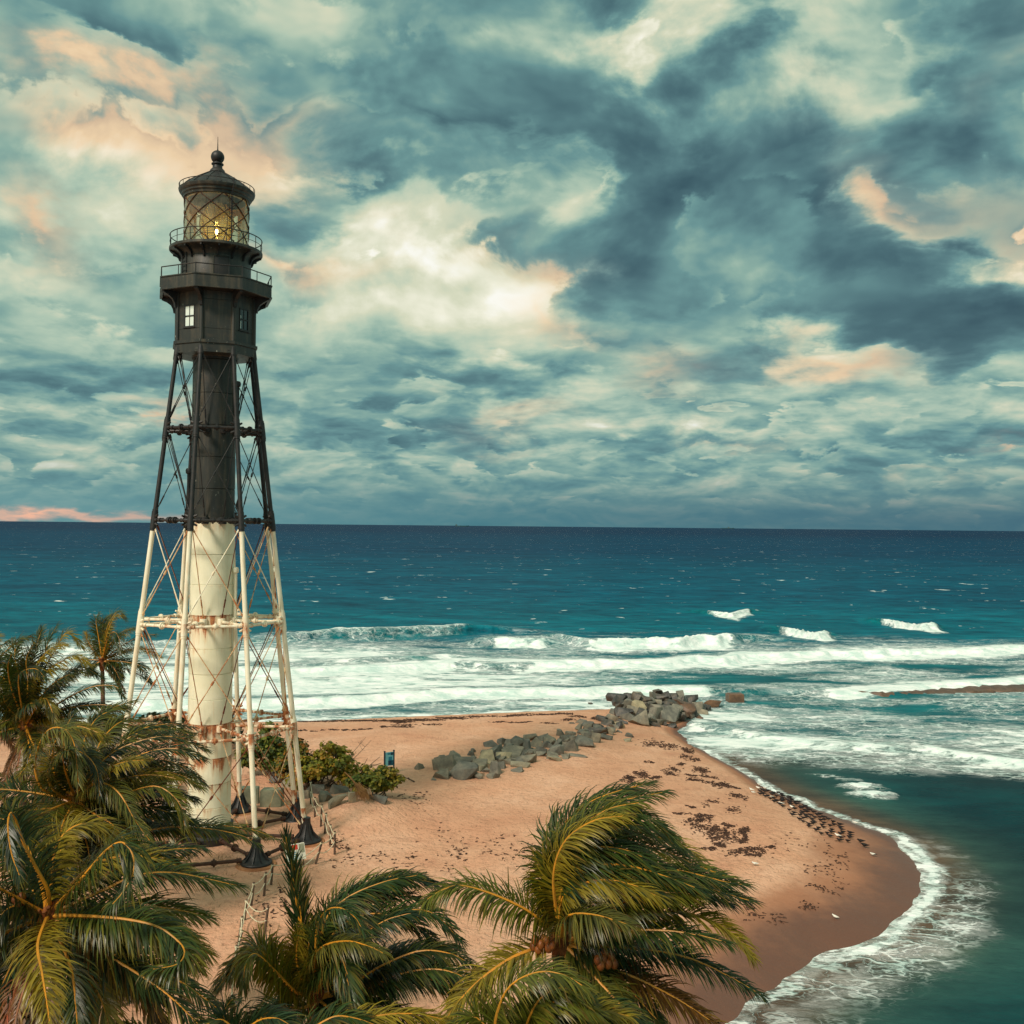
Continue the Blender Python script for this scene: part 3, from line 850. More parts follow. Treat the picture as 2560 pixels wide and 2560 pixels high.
def sea_material():
    m, g, b, out = mat('sea_water')
    P = pos(g)
    x, y, z = g.sep(P)[0:3]
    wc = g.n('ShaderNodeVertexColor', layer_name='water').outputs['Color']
    foam = g.n('ShaderNodeAttribute', attribute_name='foam').outputs['Fac']
    opn = g.n('ShaderNodeAttribute', attribute_name='open').outputs['Fac']
    # lace: warped cell walls, stretched along the crests
    q = g.v('MULTIPLY', P, (0.55, 1.0, 1.0))
    wv = g.vs(g.v('SUBTRACT', g.noise(q, 0.55, 4, 0.6, col=True), (0.5, 0.5, 0.5)), 2.6)
    qw = g.v('ADD', q, wv)
    n1 = g.noise(qw, 0.62, 7, 0.68)
    n0 = g.noise(q, 0.22, 4, 0.6)
    vo = g.n('ShaderNodeTexVoronoi', {'Vector': qw, 'Scale': 0.75}, feature='DISTANCE_TO_EDGE').outputs['Distance']
    cell = g.mr(vo, 0.0, g.m('MULTIPLY_ADD', foam, 0.26, 0.05), 1.0, 0.0)
    vo2 = g.n('ShaderNodeTexVoronoi', {'Vector': qw, 'Scale': 1.9}, feature='DISTANCE_TO_EDGE').outputs['Distance']
    cell2 = g.mr(vo2, 0.0, g.m('MULTIPLY_ADD', foam, 0.30, 0.03), 1.0, 0.0)
    fsum = g.m('ADD', foam, g.m('MULTIPLY', g.m('SUBTRACT', n1, 0.5), 1.5))
    solid = g.m('MULTIPLY', g.mr(fsum, 0.46, 0.74), g.mr(foam, 0.02, 0.12))
    net = g.m('MULTIPLY', g.m('MAXIMUM', cell, g.m('MULTIPLY', cell2, 0.7)), g.m('MULTIPLY', g.mr(foam, 0.03, 0.30), g.mr(g.m('ADD', n0, g.m('MULTIPLY', foam, 0.35)), 0.42, 0.62)))
    fm = g.m('MAXIMUM', solid, g.m('MULTIPLY', net, 0.85))
    thin = g.m('MULTIPLY', g.mr(fsum, 0.10, 0.5), g.m('MULTIPLY', g.mr(foam, 0.02, 0.25), 0.30))
    # white caps at sea, in perspective they are short dashes
    wp = g.v('MULTIPLY', P, (0.075, 0.10, 1.0))
    c1 = g.noise(g.v('ADD', wp, (11.3, 4.1, 0)), 1.0, 3, 0.65)
    c2 = g.noise(g.v('MULTIPLY', P, (0.30, 0.40, 1)), 1.0, 4, 0.6)
    cap = g.m('MULTIPLY', g.mr(g.m('ADD', g.m('MULTIPLY', c1, 0.62), g.m('MULTIPLY', c2, 0.38)), 0.622, 0.652), opn)
    fall = g.m('MAXIMUM', g.m('MAXIMUM', fm, thin), g.m('MULTIPLY', cap, 0.9))
    # larger tone drift of the water
    dr = g.noise(g.v('MULTIPLY', P, (0.010, 0.022, 1)), 1.0, 5, 0.6)
    wcol = g.mix(1.0, wc, g.ramp(dr, [(0.3, (0.60, 0.68, 0.74)), (0.7, (1.15, 1.12, 1.10))]), 'MULTIPLY')
    chop = g.noise(g.v('MULTIPLY', P, (0.040, 0.11, 1)), 1.0, 5, 0.62)
    wcol = g.mix(1.0, wcol, g.ramp(chop, [(0.34, (0.62, 0.68, 0.72)), (0.66, (1.22, 1.18, 1.15))]), 'MULTIPLY')
    ripple = g.noise(g.v('MULTIPLY', P, (0.16, 0.34, 1)), 1.0, 6, 0.65)
    wcol = g.mix(1.0, wcol, g.ramp(ripple, [(0.32, (0.52, 0.58, 0.64)), (0.66, (1.25, 1.2, 1.16))]), 'MULTIPLY')
    fcol = g.mix(g.mr(n1, 0.35, 0.65), lin(196, 220, 214), lin(250, 252, 250))
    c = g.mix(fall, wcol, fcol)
    b1 = g.noise(g.v('MULTIPLY', P, (0.7, 1.2, 1)), 1.0, 6, 0.6)
    b2 = g.noise(g.v('MULTIPLY', P, (0.10, 0.2, 1)), 1.0, 5, 0.6)
    hh = g.m('ADD', g.m('MULTIPLY', b1, 0.35), g.m('MULTIPLY', g.m('MULTIPLY', b2, 2.2), opn))
    hh = g.m('ADD', hh, g.m('MULTIPLY', fall, 0.22))
    nrm = bump(g, hh, 1.0, 0.75)
    # body colour scattered in the water, plus the share of sky a wind-roughened surface gives back
    m.node_tree.nodes.remove(b)
    df = g.n('ShaderNodeBsdfDiffuse', {'Color': c, 'Normal': nrm})
    gl = g.n('ShaderNodeBsdfGlossy', {'Color': (0.9, 0.95, 1.0, 1), 'Roughness': 0.24, 'Normal': nrm})
    fr = g.n('ShaderNodeFresnel', {'IOR': 1.33, 'Normal': nrm}).outputs[0]
    k = g.m('MINIMUM', g.m('MULTIPLY', fr, 0.5), 0.075)
    k = g.m('MULTIPLY', k, g.m('SUBTRACT', 1.0, g.m('MULTIPLY', fall, 0.9)))
    mx = g.n('ShaderNodeMixShader', {0: k})
    g.l(df.outputs[0], mx.inputs[1]); g.l(gl.outputs[0], mx.inputs[2]); g.l(mx.outputs[0], out.inputs[0])
    return m
M['sea'] = sea_material()
build_sea()

# ------------------------------------------------------------------ the iron lighthouse
LH = thing('lighthouse', 'tall iron skeleton lighthouse with black top, white legs and rust streaked white column', 'lighthouse', TC)
PHI0 = radians(-3.0)
ZL = [2.0, 8.8, 15.1, 21.1, 26.5, 31.3]
def RZ(z):
    return 2.36 + 0.123 * (31.3 - z)
def TP(phi, r, z):
    """point on the tower: angle from the seaward-opposite (viewer) side, radius, absolute height"""
    return np.array((TC[0] + r * sin(phi), TC[1] - r * cos(phi), z))
def PHI(k):
    return PHI0 + k * pi / 4
C0 = (TC[0], TC[1], 0.0)
RCOL = 1.27

def build_column():
    zs = [3.0, 4.1, 5.5, 7.0, 9.0, 10.5, 12.0, 13.5, 15.45, 17.3, 19.1, 21.02, 23.0, 24.9, 26.8, 28.7, 30.7]
    m = MB()
    m.lathe([(1.62, 1.7), (1.62, 2.35), (1.46, 2.5), (1.42, 3.0)], C0, 40)
    m.build('column_base', M['iron'], LH)
    for a, b in zip(zs[:-1], zs[1:]):
        m = MB()
        r1 = RCOL + 0.012 * ((len(zs) + zs.index(a)) % 2)
        m.lathe([(r1 - 0.05, a), (r1, a + 0.012), (r1, b - 0.03), (r1 - 0.05, b)], C0, 48)
        m.build('column_course', M['black'] if a > 21 else M['white'], LH)
    m = MB(); m.lathe([(RCOL - 0.02, 30.7), (RCOL + .06, 30.72), (RCOL + .06, 30.85), (RCOL + .2, 31.0)], C0, 40)
    m.build('column_collar', M['black'], LH)
    # pipes and hooded vents up the column
    for phi, z0, z1, mt in ((radians(88), 12.0, 18.0, 'white_leg'), (radians(85), 26.0, 29.2, 'iron'), (radians(-60), 21.6, 23.9, 'iron')):
        m = MB()
        r = RCOL + 0.16
        m.tube([TP(phi, r, z0), TP(phi, r, z1)], 0.11, 10)
        m.lathe([(0.11, 0), (0.19, 0.05), (0.21, 0.22), (0.16, 0.34), (0.0, 0.38)], TP(phi, r, z1 - 0.05), 12)
        for zz in (z0 + .3, (z0 + z1) / 2, z1 - .4):
            m.tube([TP(phi, RCOL - .05, zz), TP(phi, r, zz)], 0.05, 6)
        m.build('vent_pipe', M[mt], LH)

def build_legs():
    for k in range(8):
        ph = PHI(k)
        m = MB()
        zsplit = 20.95
        m.tube([TP(ph, RZ(3.1), 3.1), TP(ph, RZ(zsplit), zsplit)], [0.150, 0.135], 14, 0)
        m.tube([TP(ph, RZ(zsplit), zsplit), TP(ph, RZ(31.0), 31.0)], [0.135, 0.12], 14, 1)
        leg = m.build('leg', [M['white_leg'], M['iron']], LH)
        for z in ZL[1:]:
            c = MB()
            hh = 0.62 if z < 31 else 0.30
            dz = 0.0 if z < 31 else -0.25
            P0, P1 = TP(ph, RZ(z - hh), z - hh + dz), TP(ph, RZ(z + hh), z + hh + dz)
            A = P0 + (P1 - P0) * 0.10; B = P0 + (P1 - P0) * 0.90
            c.tube([P0, A, A, B, B, P1], [0.165, 0.165, 0.185, 0.185, 0.165, 0.165], 14)
            # lugs for struts and rods
            for s in (-1, 1):
                d = TP(ph + s * pi / 8 * 1.0, 1, z) - TP(ph, 1, z)
                d /= np.linalg.norm(d)
                Q = TP(ph, RZ(z), z + dz)
                for zz in (-0.3, 0.3):
                    if z < 31:
                        c.tube([Q + (0, 0, zz * .5), Q + d * 0.36 + (0, 0, zz)], [0.10, 0.06], 6)
                c.tube([Q, Q + d * 0.34], [0.13, 0.10], 8)
            din = TP(ph, 0, z) - TP(ph, 1, z)
            c.tube([TP(ph, RZ(z), z + dz), TP(ph, RZ(z), z + dz) + din * 0.36], [0.13, 0.10], 8)
            c.build('coupling', M['iron'] if z > 20 else (M['rusty'] if z < 10 and k % 3 == 0 else M['white_leg']), leg)
        # flared cast foot with gussets
        F = TP(ph, RZ(2.1), 0.0)
        f = MB()
        f.lathe([(0.86, 2.02), (0.88, 2.10), (0.84, 2.16), (0.56, 2.26), (0.38, 2.5), (0.27, 2.85), (0.225, 3.25), (0.235, 3.42), (0.16, 3.45)], F, 24)
        for q in range(8):
            a = q * pi / 4 + ph
            d = np.array((sin(a), -cos(a), 0)); t = np.array((cos(a), sin(a), 0)) * 0.03
            b0 = F + d * 0.80 + (0, 0, 2.16); b1 = F + d * 0.26 + (0, 0, 3.05); b2 = F + d * 0.25 + (0, 0, 2.16); b3 = F + d * 0.46 + (0, 0, 2.55)
            f.add([b0 - t, b3 - t, b1 - t, b2 - t, b0 + t, b3 + t, b1 + t, b2 + t], [(0, 1, 2, 3), (7, 6, 5, 4), (0, 4, 5, 1), (1, 5, 6, 2)])
        f.build('foot', M['iron'], leg)
        p = MB()
        p.lathe([(1.12, 1.5), (1.14, 1.94), (1.08, 2.03), (0.0, 2.03)], F, 28)
        p.build('footing', M['pad'], LH)

def strut_mesh(m, P, Q, r, ncoup=1):
    d = (Q - P); L = np.linalg.norm(d); d = d / L
    m.tube([P, Q], r, 10)
    ats = [0.5] if ncoup == 1 else [0.42, 0.58]
    for a in ats:
        c = P + d * L * a
        m.tube([c - d * 0.14, c - d * 0.05, c - d * 0.05, c + d * 0.05, c + d * 0.05, c + d * 0.14], [r * 1.5, r * 1.5, r * 2.3, r * 2.3, r * 1.5, r * 1.5], 12)
    for e, s in ((P, 1), (Q, -1)):
        m.tube([e, e + s * d * 0.22, e + s * d * 0.22, e + s * d * 0.27], [r * 1.35, r * 1.35, r * 1.6, r * 1.6], 10)

def rod_mesh(m, P, Q, r, clasp=True, buckle=True):
    d = (Q - P); L = np.linalg.norm(d); d = d / L
    m.tube([P, Q], r, 6)
    if buckle:
        for a in (0.16,):
            c = P + d * L * a
            m.tube([c - d * 0.28, c - d * 0.2, c - d * 0.2, c + d * 0.2, c + d * 0.2, c + d * 0.28], [r * 1.2, r * 2.0, r * 1.7, r * 1.7, r * 2.0, r * 1.2], 8)
    if clasp:
        c = P + d * L * 0.5
        m.tube([c - d * 0.12, c + d * 0.12], r * 2.3, 8)
    m.tube([P, P + d * 0.25], r * 1.9, 6)
    m.tube([Q, Q - d * 0.25], r * 1.9, 6)

def build_bracing():
    for t, z in enumerate(ZL[:5]):
        for k in range(8):
            a, b = PHI(k), PHI(k + 1)
            # ring strut
            m = MB()
            zz = z + (0.28 if t == 0 else 0.0)
            r = RZ(z)
            off = 0.30 / r if t else 0.8 / r
            P, Q = TP(a, r, zz), TP(b, r, zz)
            d = (Q - P) / np.linalg.norm(Q - P)
            strut_mesh(m, P + d * (0.25 if t else 0.8), Q - d * (0.25 if t else 0.8), 0.085 if t else 0.10, 2 if t in (3,) else 1)
            mt = 'iron_brown' if t == 0 else ('white_leg' if t in (1, 2) else 'iron')
            m.build('ring_strut', M[mt], LH)
            # radial strut
            m = MB()
            strut_mesh(m, TP(a, r - (0.28 if t else 0.8), zz), TP(a, RCOL + 0.02 if t else 1.6, zz), 0.085 if t else 0.10)
            if t:
                m.lathe([(0.22, -0.2), (0.24, 0), (0.22, 0.2)], TP(a, RCOL + 0.05, zz), 10)
            m.build('radial_strut', M[mt], LH)
    for t in range(5):
        z0, z1 = ZL[t], ZL[t + 1]
        for k in range(8):
            a, b = PHI(k), PHI(k + 1)
            lo = 1.0 if t == 0 else 0.28
            r0, r1 = RZ(z0), RZ(z1)
            for s in (0, 1):
                A, B = (a, b) if s == 0 else (b, a)
                P, Q = TP(A, r0, z0 + lo), TP(B, r1, z1 - 0.30)
                d = (Q - P) / np.linalg.norm(Q - P)
                m = MB()
                inn = np.array((0, 0, 0.0))
                rod_mesh(m, P + d * 0.22, Q - d * 0.2, 0.030 if t < 3 else 0.026, clasp=(s == 0))
                if t >= 3:
                    mt = 'iron'
                elif t == 2:
                    mt = 'rusty' if (k + s) % 2 else 'white_leg'
                else:
                    mt = 'rusty' if (k * 3 + s * 2 + t) % 5 else 'rust'
                m.build('tie_rod', M[mt], LH)
            if 1 <= t <= 4:
                m = MB()
                P, Q = TP(a, RCOL + 0.12, z0 + 0.25), TP(a, r1 - 0.22, z1 - 0.35)
                rod_mesh(m, P, Q, 0.027, clasp=False)
                m.build('inner_rod', M['iron'] if t >= 3 else M['rust' if k % 2 else 'rusty'], LH)
            if t == 0:
                m = MB()
                P, Q = TP(a, r0 - 0.4, z0 + 1.0), TP(a, RCOL + 0.12, z1 - 0.25)
                rod_mesh(m, P, Q, 0.027, clasp=False)
                m.build('inner_rod', M['rusty'], LH)

def octa(r, z, n=8):
    return [TP(PHI(k), r, z) for k in range(n)]

def build_head():
    blk, irn = M['black'], M['iron']
    # skirt: octagonal base frame of the watch room
    m = MB()
    m.lathe([(2.30, 30.90), (2.52, 30.92), (2.52, 31.42), (2.60, 31.45), (2.60, 31.62), (2.44, 31.65), (2.2, 31.65)], C0, 8, rot=PHI0)
    m.build('base_skirt', blk, LH, smooth=0.3)
    m = MB()
    m.lathe([(0.9, 30.93), (2.32, 30.95), (2.32, 31.6), (0.9, 31.6)], C0, 8, rot=PHI0)
    m.build('watch_room_floor', irn, LH, smooth=0.3)
    R = 2.36
    zb, zt = 31.65, 34.55
    for k in range(8):
        A, B = TP(PHI(k), R, 0), TP(PHI(k + 1), R, 0)
        W = np.linalg.norm(B - A)
        e = (B - A) / W
        nrm = np.array((e[1], -e[0], 0))
        if nrm @ (A - np.array((TC[0], TC[1], 0))) < 0:
            nrm = -nrm
        Z = np.array((0, 0, 1.0))
        th = 0.06
        def plate(m, u0, u1, z0, z1, t0=0.0, t1=th):
            c = A + e * ((u0 + u1) / 2) + Z * ((z0 + z1) / 2) - nrm * ((t0 + t1) / 2)
            m.obox(c, e * ((u1 - u0) / 2), nrm * ((t1 - t0) / 2), Z * ((z1 - z0) / 2))
        m = MB()
        g_ = 0.012
        if k in (1, 7, 3, 5):
            u0, u1, z0, z1 = W / 2 - 0.40, W / 2 + 0.40, 32.40, 33.72
            plate(m, g_, W - g_, zb, 32.31)
            plate(m, g_, u0, 32.33, zt); plate(m, u1, W - g_, 32.33, zt)
            plate(m, u0, u1, 32.33, z0); plate(m, u0, u1, z1, zt)
            m.build('wall_panel', blk, LH)
            f = MB()
            for (a, b, c, d) in ((u0, u0 + .07, z0, z1), (u1 - .07, u1, z0, z1), (u0 + .07, u1 - .07, z0, z0 + .07), (u0 + .07, u1 - .07, z1 - .07, z1), (u0 + .07, u1 - .07, (z0 + z1) / 2 - .03, (z0 + z1) / 2 + .03)):
                plate(f, a, b, c, d, -0.03, 0.05)
            for (c, d) in ((z0 + .07, (z0 + z1) / 2 - .03), ((z0 + z1) / 2 + .03, z1 - .07)):
                plate(f, W / 2 - .018, W / 2 + .018, c, d, -0.01, 0.04)
            plate(f, u0 - .05, u1 + .05, z0 - .05, z0 - .002, -0.07, 0.0)
            win = f.build('window', M['iron'], LH)
            for iu, (c, d) in enumerate(((z0 + .075, (z0 + z1) / 2 - .035), ((z0 + z1) / 2 + .035, z1 - .075))):
                for (a, b) in ((u0 + .075, W / 2 - .02), (W / 2 + .02, u1 - .075)):
                    p = MB(); plate(p, a, b, c, d, 0.015, 0.022)
                    p.build('pane', M['bright_pane'] if k == 7 else M['pane'], win)  # left panes painted bright in place of sky showing through
            if k == 1:
                for (a, b, c, d) in ((u0 + .08, u0 + .17, 32.50, 32.95), (u0 + .08, u0 + .15, 33.1, 33.3)):
                    p = MB(); plate(p, a, b, c, d, 0.008, 0.013)
                    p.build('pale_patch', M['bright_pane'], win)  # small pale patches on the dark right window
        else:
            plate(m, g_, W - g_, zb, 32.31)
            plate(m, g_, W - g_, 32.33, 34.02); plate(m, g_, W - g_, 34.04, zt)
            m.build('wall_panel', blk, LH)
        # corner pilaster
        p = MB()
        c = TP(PHI(k), R + 0.0, 0)
        for s, dirv in ((1, e), (-1, None)):
            pass
        p.lathe([(0.13, zb), (0.13, 34.5)], (c[0], c[1], 0), 8, rot=PHI(k) + pi / 8)
        p.build('corner_post', blk, LH, smooth=0.2)
        # console under the gallery
        q = MB()
        d = np.array((sin(PHI(k)), -cos(PHI(k)), 0)); t = np.array((cos(PHI(k)), sin(PHI(k)), 0)) * 0.10
        base = np.array((TC[0], TC[1], 0))
        prof = [(2.36, 33.62), (2.56, 33.62), (2.60, 33.85), (2.72, 34.08), (3.0, 34.28), (3.28, 34.40), (3.30, 34.62), (2.36, 34.62)]
        n = len(prof)
        vs = [base + d * r - t + Z * z for r, z in prof] + [base + d * r + t + Z * z for r, z in prof]
        q.add(vs, [tuple(range(n - 1, -1, -1)), tuple(range(n, 2 * n))] + [(i, (i + 1) % n, n + (i + 1) % n, n + i) for i in range(n)])
        q.build('console', irn, LH, smooth=0.3)
    # gallery: soffit, parapet band, floor
    m = MB(); m.lathe([(2.30, 34.50), (3.22, 34.60), (3.22, 34.70), (2.3, 34.70)], C0, 8, rot=PHI0, closed=True)
    m.build('gallery_soffit', irn, LH, smooth=0.2)
    for k in range(8):
        m = MB()
        A0, B0 = PHI(k), PHI(k + 1)
        P = [TP(A0, 3.42, 34.58), TP(B0, 3.42, 34.58), TP(B0, 3.42, 35.22), TP(A0, 3.42, 35.22), TP(A0, 3.30, 34.58), TP(B0, 3.30, 34.58), TP(B0, 3.30, 35.22), TP(A0, 3.30, 35.22)]
        m.add(P, [(0, 1, 2, 3), (5, 4, 7, 6), (3, 2, 6, 7), (0, 4, 5, 1)])
        P = [TP(A0, 3.47, 35.225), TP(B0, 3.47, 35.225), TP(B0, 3.47, 35.29), TP(A0, 3.47, 35.29), TP(A0, 3.26, 35.225), TP(B0, 3.26, 35.225), TP(B0, 3.26, 35.29), TP(A0, 3.26, 35.29)]
        m.add(P, [(0, 1, 2, 3), (5, 4, 7, 6), (3, 2, 6, 7), (0, 4, 5, 1)])
        P = [TP(A0, 3.46, 34.50), TP(B0, 3.46, 34.50), TP(B0, 3.46, 34.575), TP(A0, 3.46, 34.575), TP(A0, 3.28, 34.50), TP(B0, 3.28, 34.50), TP(B0, 3.28, 34.575), TP(A0, 3.28, 34.575)]
        m.add(P, [(0, 1, 2, 3), (5, 4, 7, 6), (3, 2, 6, 7), (0, 4, 5, 1)])
        m.build('parapet_panel', blk, LH, smooth=0)
    m = MB(); m.lathe([(1.95, 34.72), (3.29, 34.73), (3.29, 34.80), (1.95, 34.80)], C0, 8, rot=PHI0, closed=True)
    m.build('gallery_floor', irn, LH, smooth=0.2)
    m = MB()
    ring = octa(3.38, 35.84) ; m.tube(ring + [ring[0]], 0.035, 8)
    gr = m.build('gallery_railing', irn, LH)
    for k in range(8):
        for fr in (0.0, 0.5):
            p = MB()
            A, B = TP(PHI(k), 3.38, 0), TP(PHI(k + 1), 3.38, 0)
            c = A + (B - A) * fr
            p.tube([c + (0, 0, 35.27), c + (0, 0, 35.84)], 0.032 if fr == 0 else 0.026, 8)
            p.build('baluster', irn, gr)
    # service room drum
    m = MB(); m.lathe([(2.0, 34.75), (2.05, 34.78), (2.05, 36.85), (2.03, 36.9)], C0, 56)
    m.build('service_drum', blk, LH)
    m = MB()
    for a in (radians(19.5 + 7 - 2),):
        for (dphi, z0, z1) in ((0.0, 34.85, 36.55),):
            hw = 0.42
            nn = 6
            o_ = [TP(a + (i / nn - .5) * 2 * hw / 2.05, 2.095, z1) for i in range(nn + 1)]
            l_ = [TP(a + (i / nn - .5) * 2 * hw / 2.05, 2.095, z0) for i in range(nn + 1)]
            i_ = [TP(a + (i / nn - .5) * 2 * hw / 2.05, 2.02, z1) for i in range(nn + 1)]
            j_ = [TP(a + (i / nn - .5) * 2 * hw / 2.05, 2.02, z0) for i in range(nn + 1)]
            V = o_ + l_ + i_ + j_
            n1 = nn + 1
            Fc = [(n1 + i, n1 + i + 1, i + 1, i) for i in range(nn)] + [(i, i + 1, 2 * n1 + i + 1, 2 * n1 + i) for i in range(nn)]
            Fc += [(0, 2 * n1, 3 * n1, n1), (nn, n1 + nn, 3 * n1 + nn, 2 * n1 + nn)]
            m.add(V, Fc)
    dr = m.build('door', M['iron'], LH)
    m = MB()
    for s in (-1, 1):
        m.tube([TP(a + s * 0.45 / 2.05, 2.09, 34.85), TP(a + s * 0.45 / 2.05, 2.09, 36.6)], 0.045, 6)
    m.tube([TP(a + (i / 6 - .5) * .9 / 2.05, 2.09, 36.6) for i in range(7)], 0.045, 6)
    m.build('door_frame', blk, dr)
    m = MB()
    for a2 in (radians(-38), radians(-50)):
        m.tube([TP(a2, 2.1, 34.8), TP(a2, 2.1, 36.9)], 0.035, 6)
    for i in range(7):
        m.tube([TP(radians(-38), 2.1, 35 + i * .28), TP(radians(-50), 2.1, 35 + i * .28)], 0.018, 5)
    m.build('drum_ladder', irn, LH)
    # flared cove and lantern gallery
    m = MB(); m.lathe([(2.04, 36.70), (2.08, 36.86), (2.2, 37.02), (2.42, 37.14), (2.68, 37.20), (2.72, 37.24), (2.72, 37.38), (2.66, 37.40), (1.9, 37.40)], C0, 56)
    m.build('lantern_gallery', blk, LH, smooth=0.5)
    for k in range(16):
        m = MB()
        a = PHI(k / 2.0)
        d = np.array((sin(a), -cos(a), 0)); t = np.array((cos(a), sin(a), 0)) * 0.04
        base = np.array((TC[0], TC[1], 0.0))
        prof = [(2.05, 36.55), (2.14, 36.60), (2.24, 36.86), (2.46, 37.04), (2.66, 37.10), (2.66, 37.2), (2.05, 37.2)]
        n = len(prof)
        vs = [base + d * r - t + np.array((0, 0, z)) for r, z in prof] + [base + d * r + t + np.array((0, 0, z)) for r, z in prof]
        m.add(vs, [tuple(range(n - 1, -1, -1)), tuple(range(n, 2 * n))] + [(i, (i + 1) % n, n + (i + 1) % n, n + i) for i in range(n)])
        m.build('bracket', irn, LH, smooth=0.3)
    m = MB()
    for z, rr in ((38.12, 0.030), (37.76, 0.014)):
        m.tube([TP(i * 2 * pi / 48, 2.68, z) for i in range(48)], rr, 6, closed=True)
    lr = m.build('lantern_railing', irn, LH)
    for i in range(16):
        p = MB(); p.tube([TP(i * pi / 8 + .1, 2.68, 37.38), TP(i * pi / 8 + .1, 2.68, 38.12)], 0.022, 6)
        p.build('baluster', irn, lr)
    # lantern: sill, glass, diagonal bars
    m = MB(); m.lathe([(1.78, 37.41), (1.97, 37.41), (1.97, 37.52), (1.86, 37.55), (1.78, 37.55)], C0, 48, closed=True)
    m.build('lantern_sill', irn, LH)
    z0, z1, r = 37.55, 40.45, 1.88
    for k in range(16):
        m = MB()
        nn = 4
        a0 = PHI(k / 2.0); da = pi / 8
        V, Fc = [], []
        for i in range(nn + 1):
            V += [TP(a0 + da * (0.01 + 0.98 * i / nn), r - 0.02, z0), TP(a0 + da * (0.01 + 0.98 * i / nn), r - 0.02, z1)]
        Fc = [(2 * i, 2 * i + 2, 2 * i + 3, 2 * i + 1) for i in range(nn)]
        m.add(V, Fc)
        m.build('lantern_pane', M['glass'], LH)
    for k in range(8):
        for s in (-1, 1):
            m = MB()
            a0 = PHI(k + 0.2)
            m.tube([TP(a0 + s * i / 16 * (5 * pi / 8), r + 0.012, z0 + (z1 - z0) * i / 16) for i in range(17)], 0.031, 6)
            m.build('astragal', M['iron_brown'], LH)
    # cornice, roof deck, roof rail, cone, ball
    m = MB()
    m.lathe([(1.80, 40.40), (1.95, 40.42), (1.98, 40.56), (2.06, 40.60), (2.08, 40.72), (2.18, 40.78), (2.22, 40.86), (2.24, 40.96), (2.18, 41.0), (1.80, 41.02)], C0, 56)
    m.build('cornice', blk, LH, smooth=0.4)
    m = MB()
    m.lathe([(1.78, 40.385), (1.74, 40.36), (0.3, 40.9), (0.3, 40.95), (1.74, 40.385)], C0, 48)
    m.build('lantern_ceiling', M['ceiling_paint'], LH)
    m = MB()
    rc = [(2.1, 41.03), (1.85, 41.26), (1.35, 41.60), (0.85, 41.90), (0.48, 42.12), (0.40, 42.2)]
    m.lathe(rc, C0, 32)
    roof = m.build('roof', irn, LH, smooth=0.5)
    for k in range(16):
        p = MB()
        a = k * pi / 8
        p.tube([TP(a, rr + .005, zz + .015) for rr, zz in rc], 0.025, 5)
        p.build('roof_seam', irn, roof)
    m = MB()
    m.tube([TP(i * 2 * pi / 56, 2.2, 41.22) for i in range(56)], 0.024, 6, closed=True)
    rr_ = m.build('roof_railing', irn, LH)
    for i in range(24):
        p = MB(); p.tube([TP(i * pi / 12, 2.2, 40.96), TP(i * pi / 12, 2.2, 41.22)], 0.018, 5)
        p.build('baluster', irn, rr_)
    m = MB()
    m.lathe([(0.50, 42.14), (0.42, 42.30), (0.30, 42.42), (0.28, 42.58), (0.36, 42.64), (0.36, 42.70), (0.26, 42.74), (0.24, 42.78)], C0, 20)
    m.build('ventilator_neck', irn, LH)
    m = MB()
    m.lathe([(0.40 * sin(t) + (0.0 if 0 < i < 16 else 0.001), 43.1 - 0.40 * cos(t)) for i, t in enumerate(np.linspace(0.35, pi, 17))], C0, 24)
    m.build('ventilator_ball', irn, LH, smooth=1.0)
    m = MB(); m.tube([(TC[0], TC[1], 43.45), (TC[0], TC[1], 43.6), (TC[0], TC[1], 44.35)], [0.06, 0.035, 0.012], 6)
    m.build('lightning_rod', irn, LH)
    # ladder up the lantern
    a = radians(16.7 + 24)
    m = MB()
    m.tube([TP(a, 2.05, 37.4), TP(a, 2.05, 40.4), TP(a, 2.28, 40.8), TP(a, 2.28, 41.3)], 0.035, 6)
    for i in range(11):
        m.tube([TP(a - .09, 2.06, 37.65 + i * .27), TP(a + .09, 2.06, 37.65 + i * .27)], 0.018, 5)
    m.build('lantern_ladder', irn, LH)
    # lens: bull's-eye belt and stacked prisms, brass frame and lit lamp
    m = MB()
    for i in range(16):
        zz = 37.95 + i * 0.145
        rr = 0.92 * sqrt(max(0.05, 1 - ((zz - 39.05) / 1.35) ** 2))
        m.lathe([(rr - 0.10, zz - 0.055), (rr, zz - 0.05), (rr + 0.05, zz), (rr, zz + 0.05), (rr - 0.10, zz + 0.055)], C0, 28, closed=True)
    lens = m.build('lens', M['lens'], LH, smooth=0.3)
    m = MB()
    for k in range(8):
        a = PHI(k) + .2
        m.tube([TP(a, 1.0 * sqrt(max(0.05, 1 - ((zz - 39.05) / 1.4) ** 2)), zz) for zz in np.linspace(37.8, 40.25, 12)], 0.035, 5)
    m.lathe([(0.95, 37.55), (0.80, 37.7), (0.62, 37.85), (0.0, 37.86)], C0, 24)
    m.tube([(TC[0], TC[1], 40.2), (TC[0], TC[1], 40.9)], 0.12, 8)
    m.build('lens_frame', M['brass'], lens)
    m = MB()
    m.lathe([(0.001, 38.42), (0.07, 38.45), (0.10, 38.56), (0.07, 38.68), (0.001, 38.72)], C0, 16)
    m.build('lamp', M['lamp'], lens)
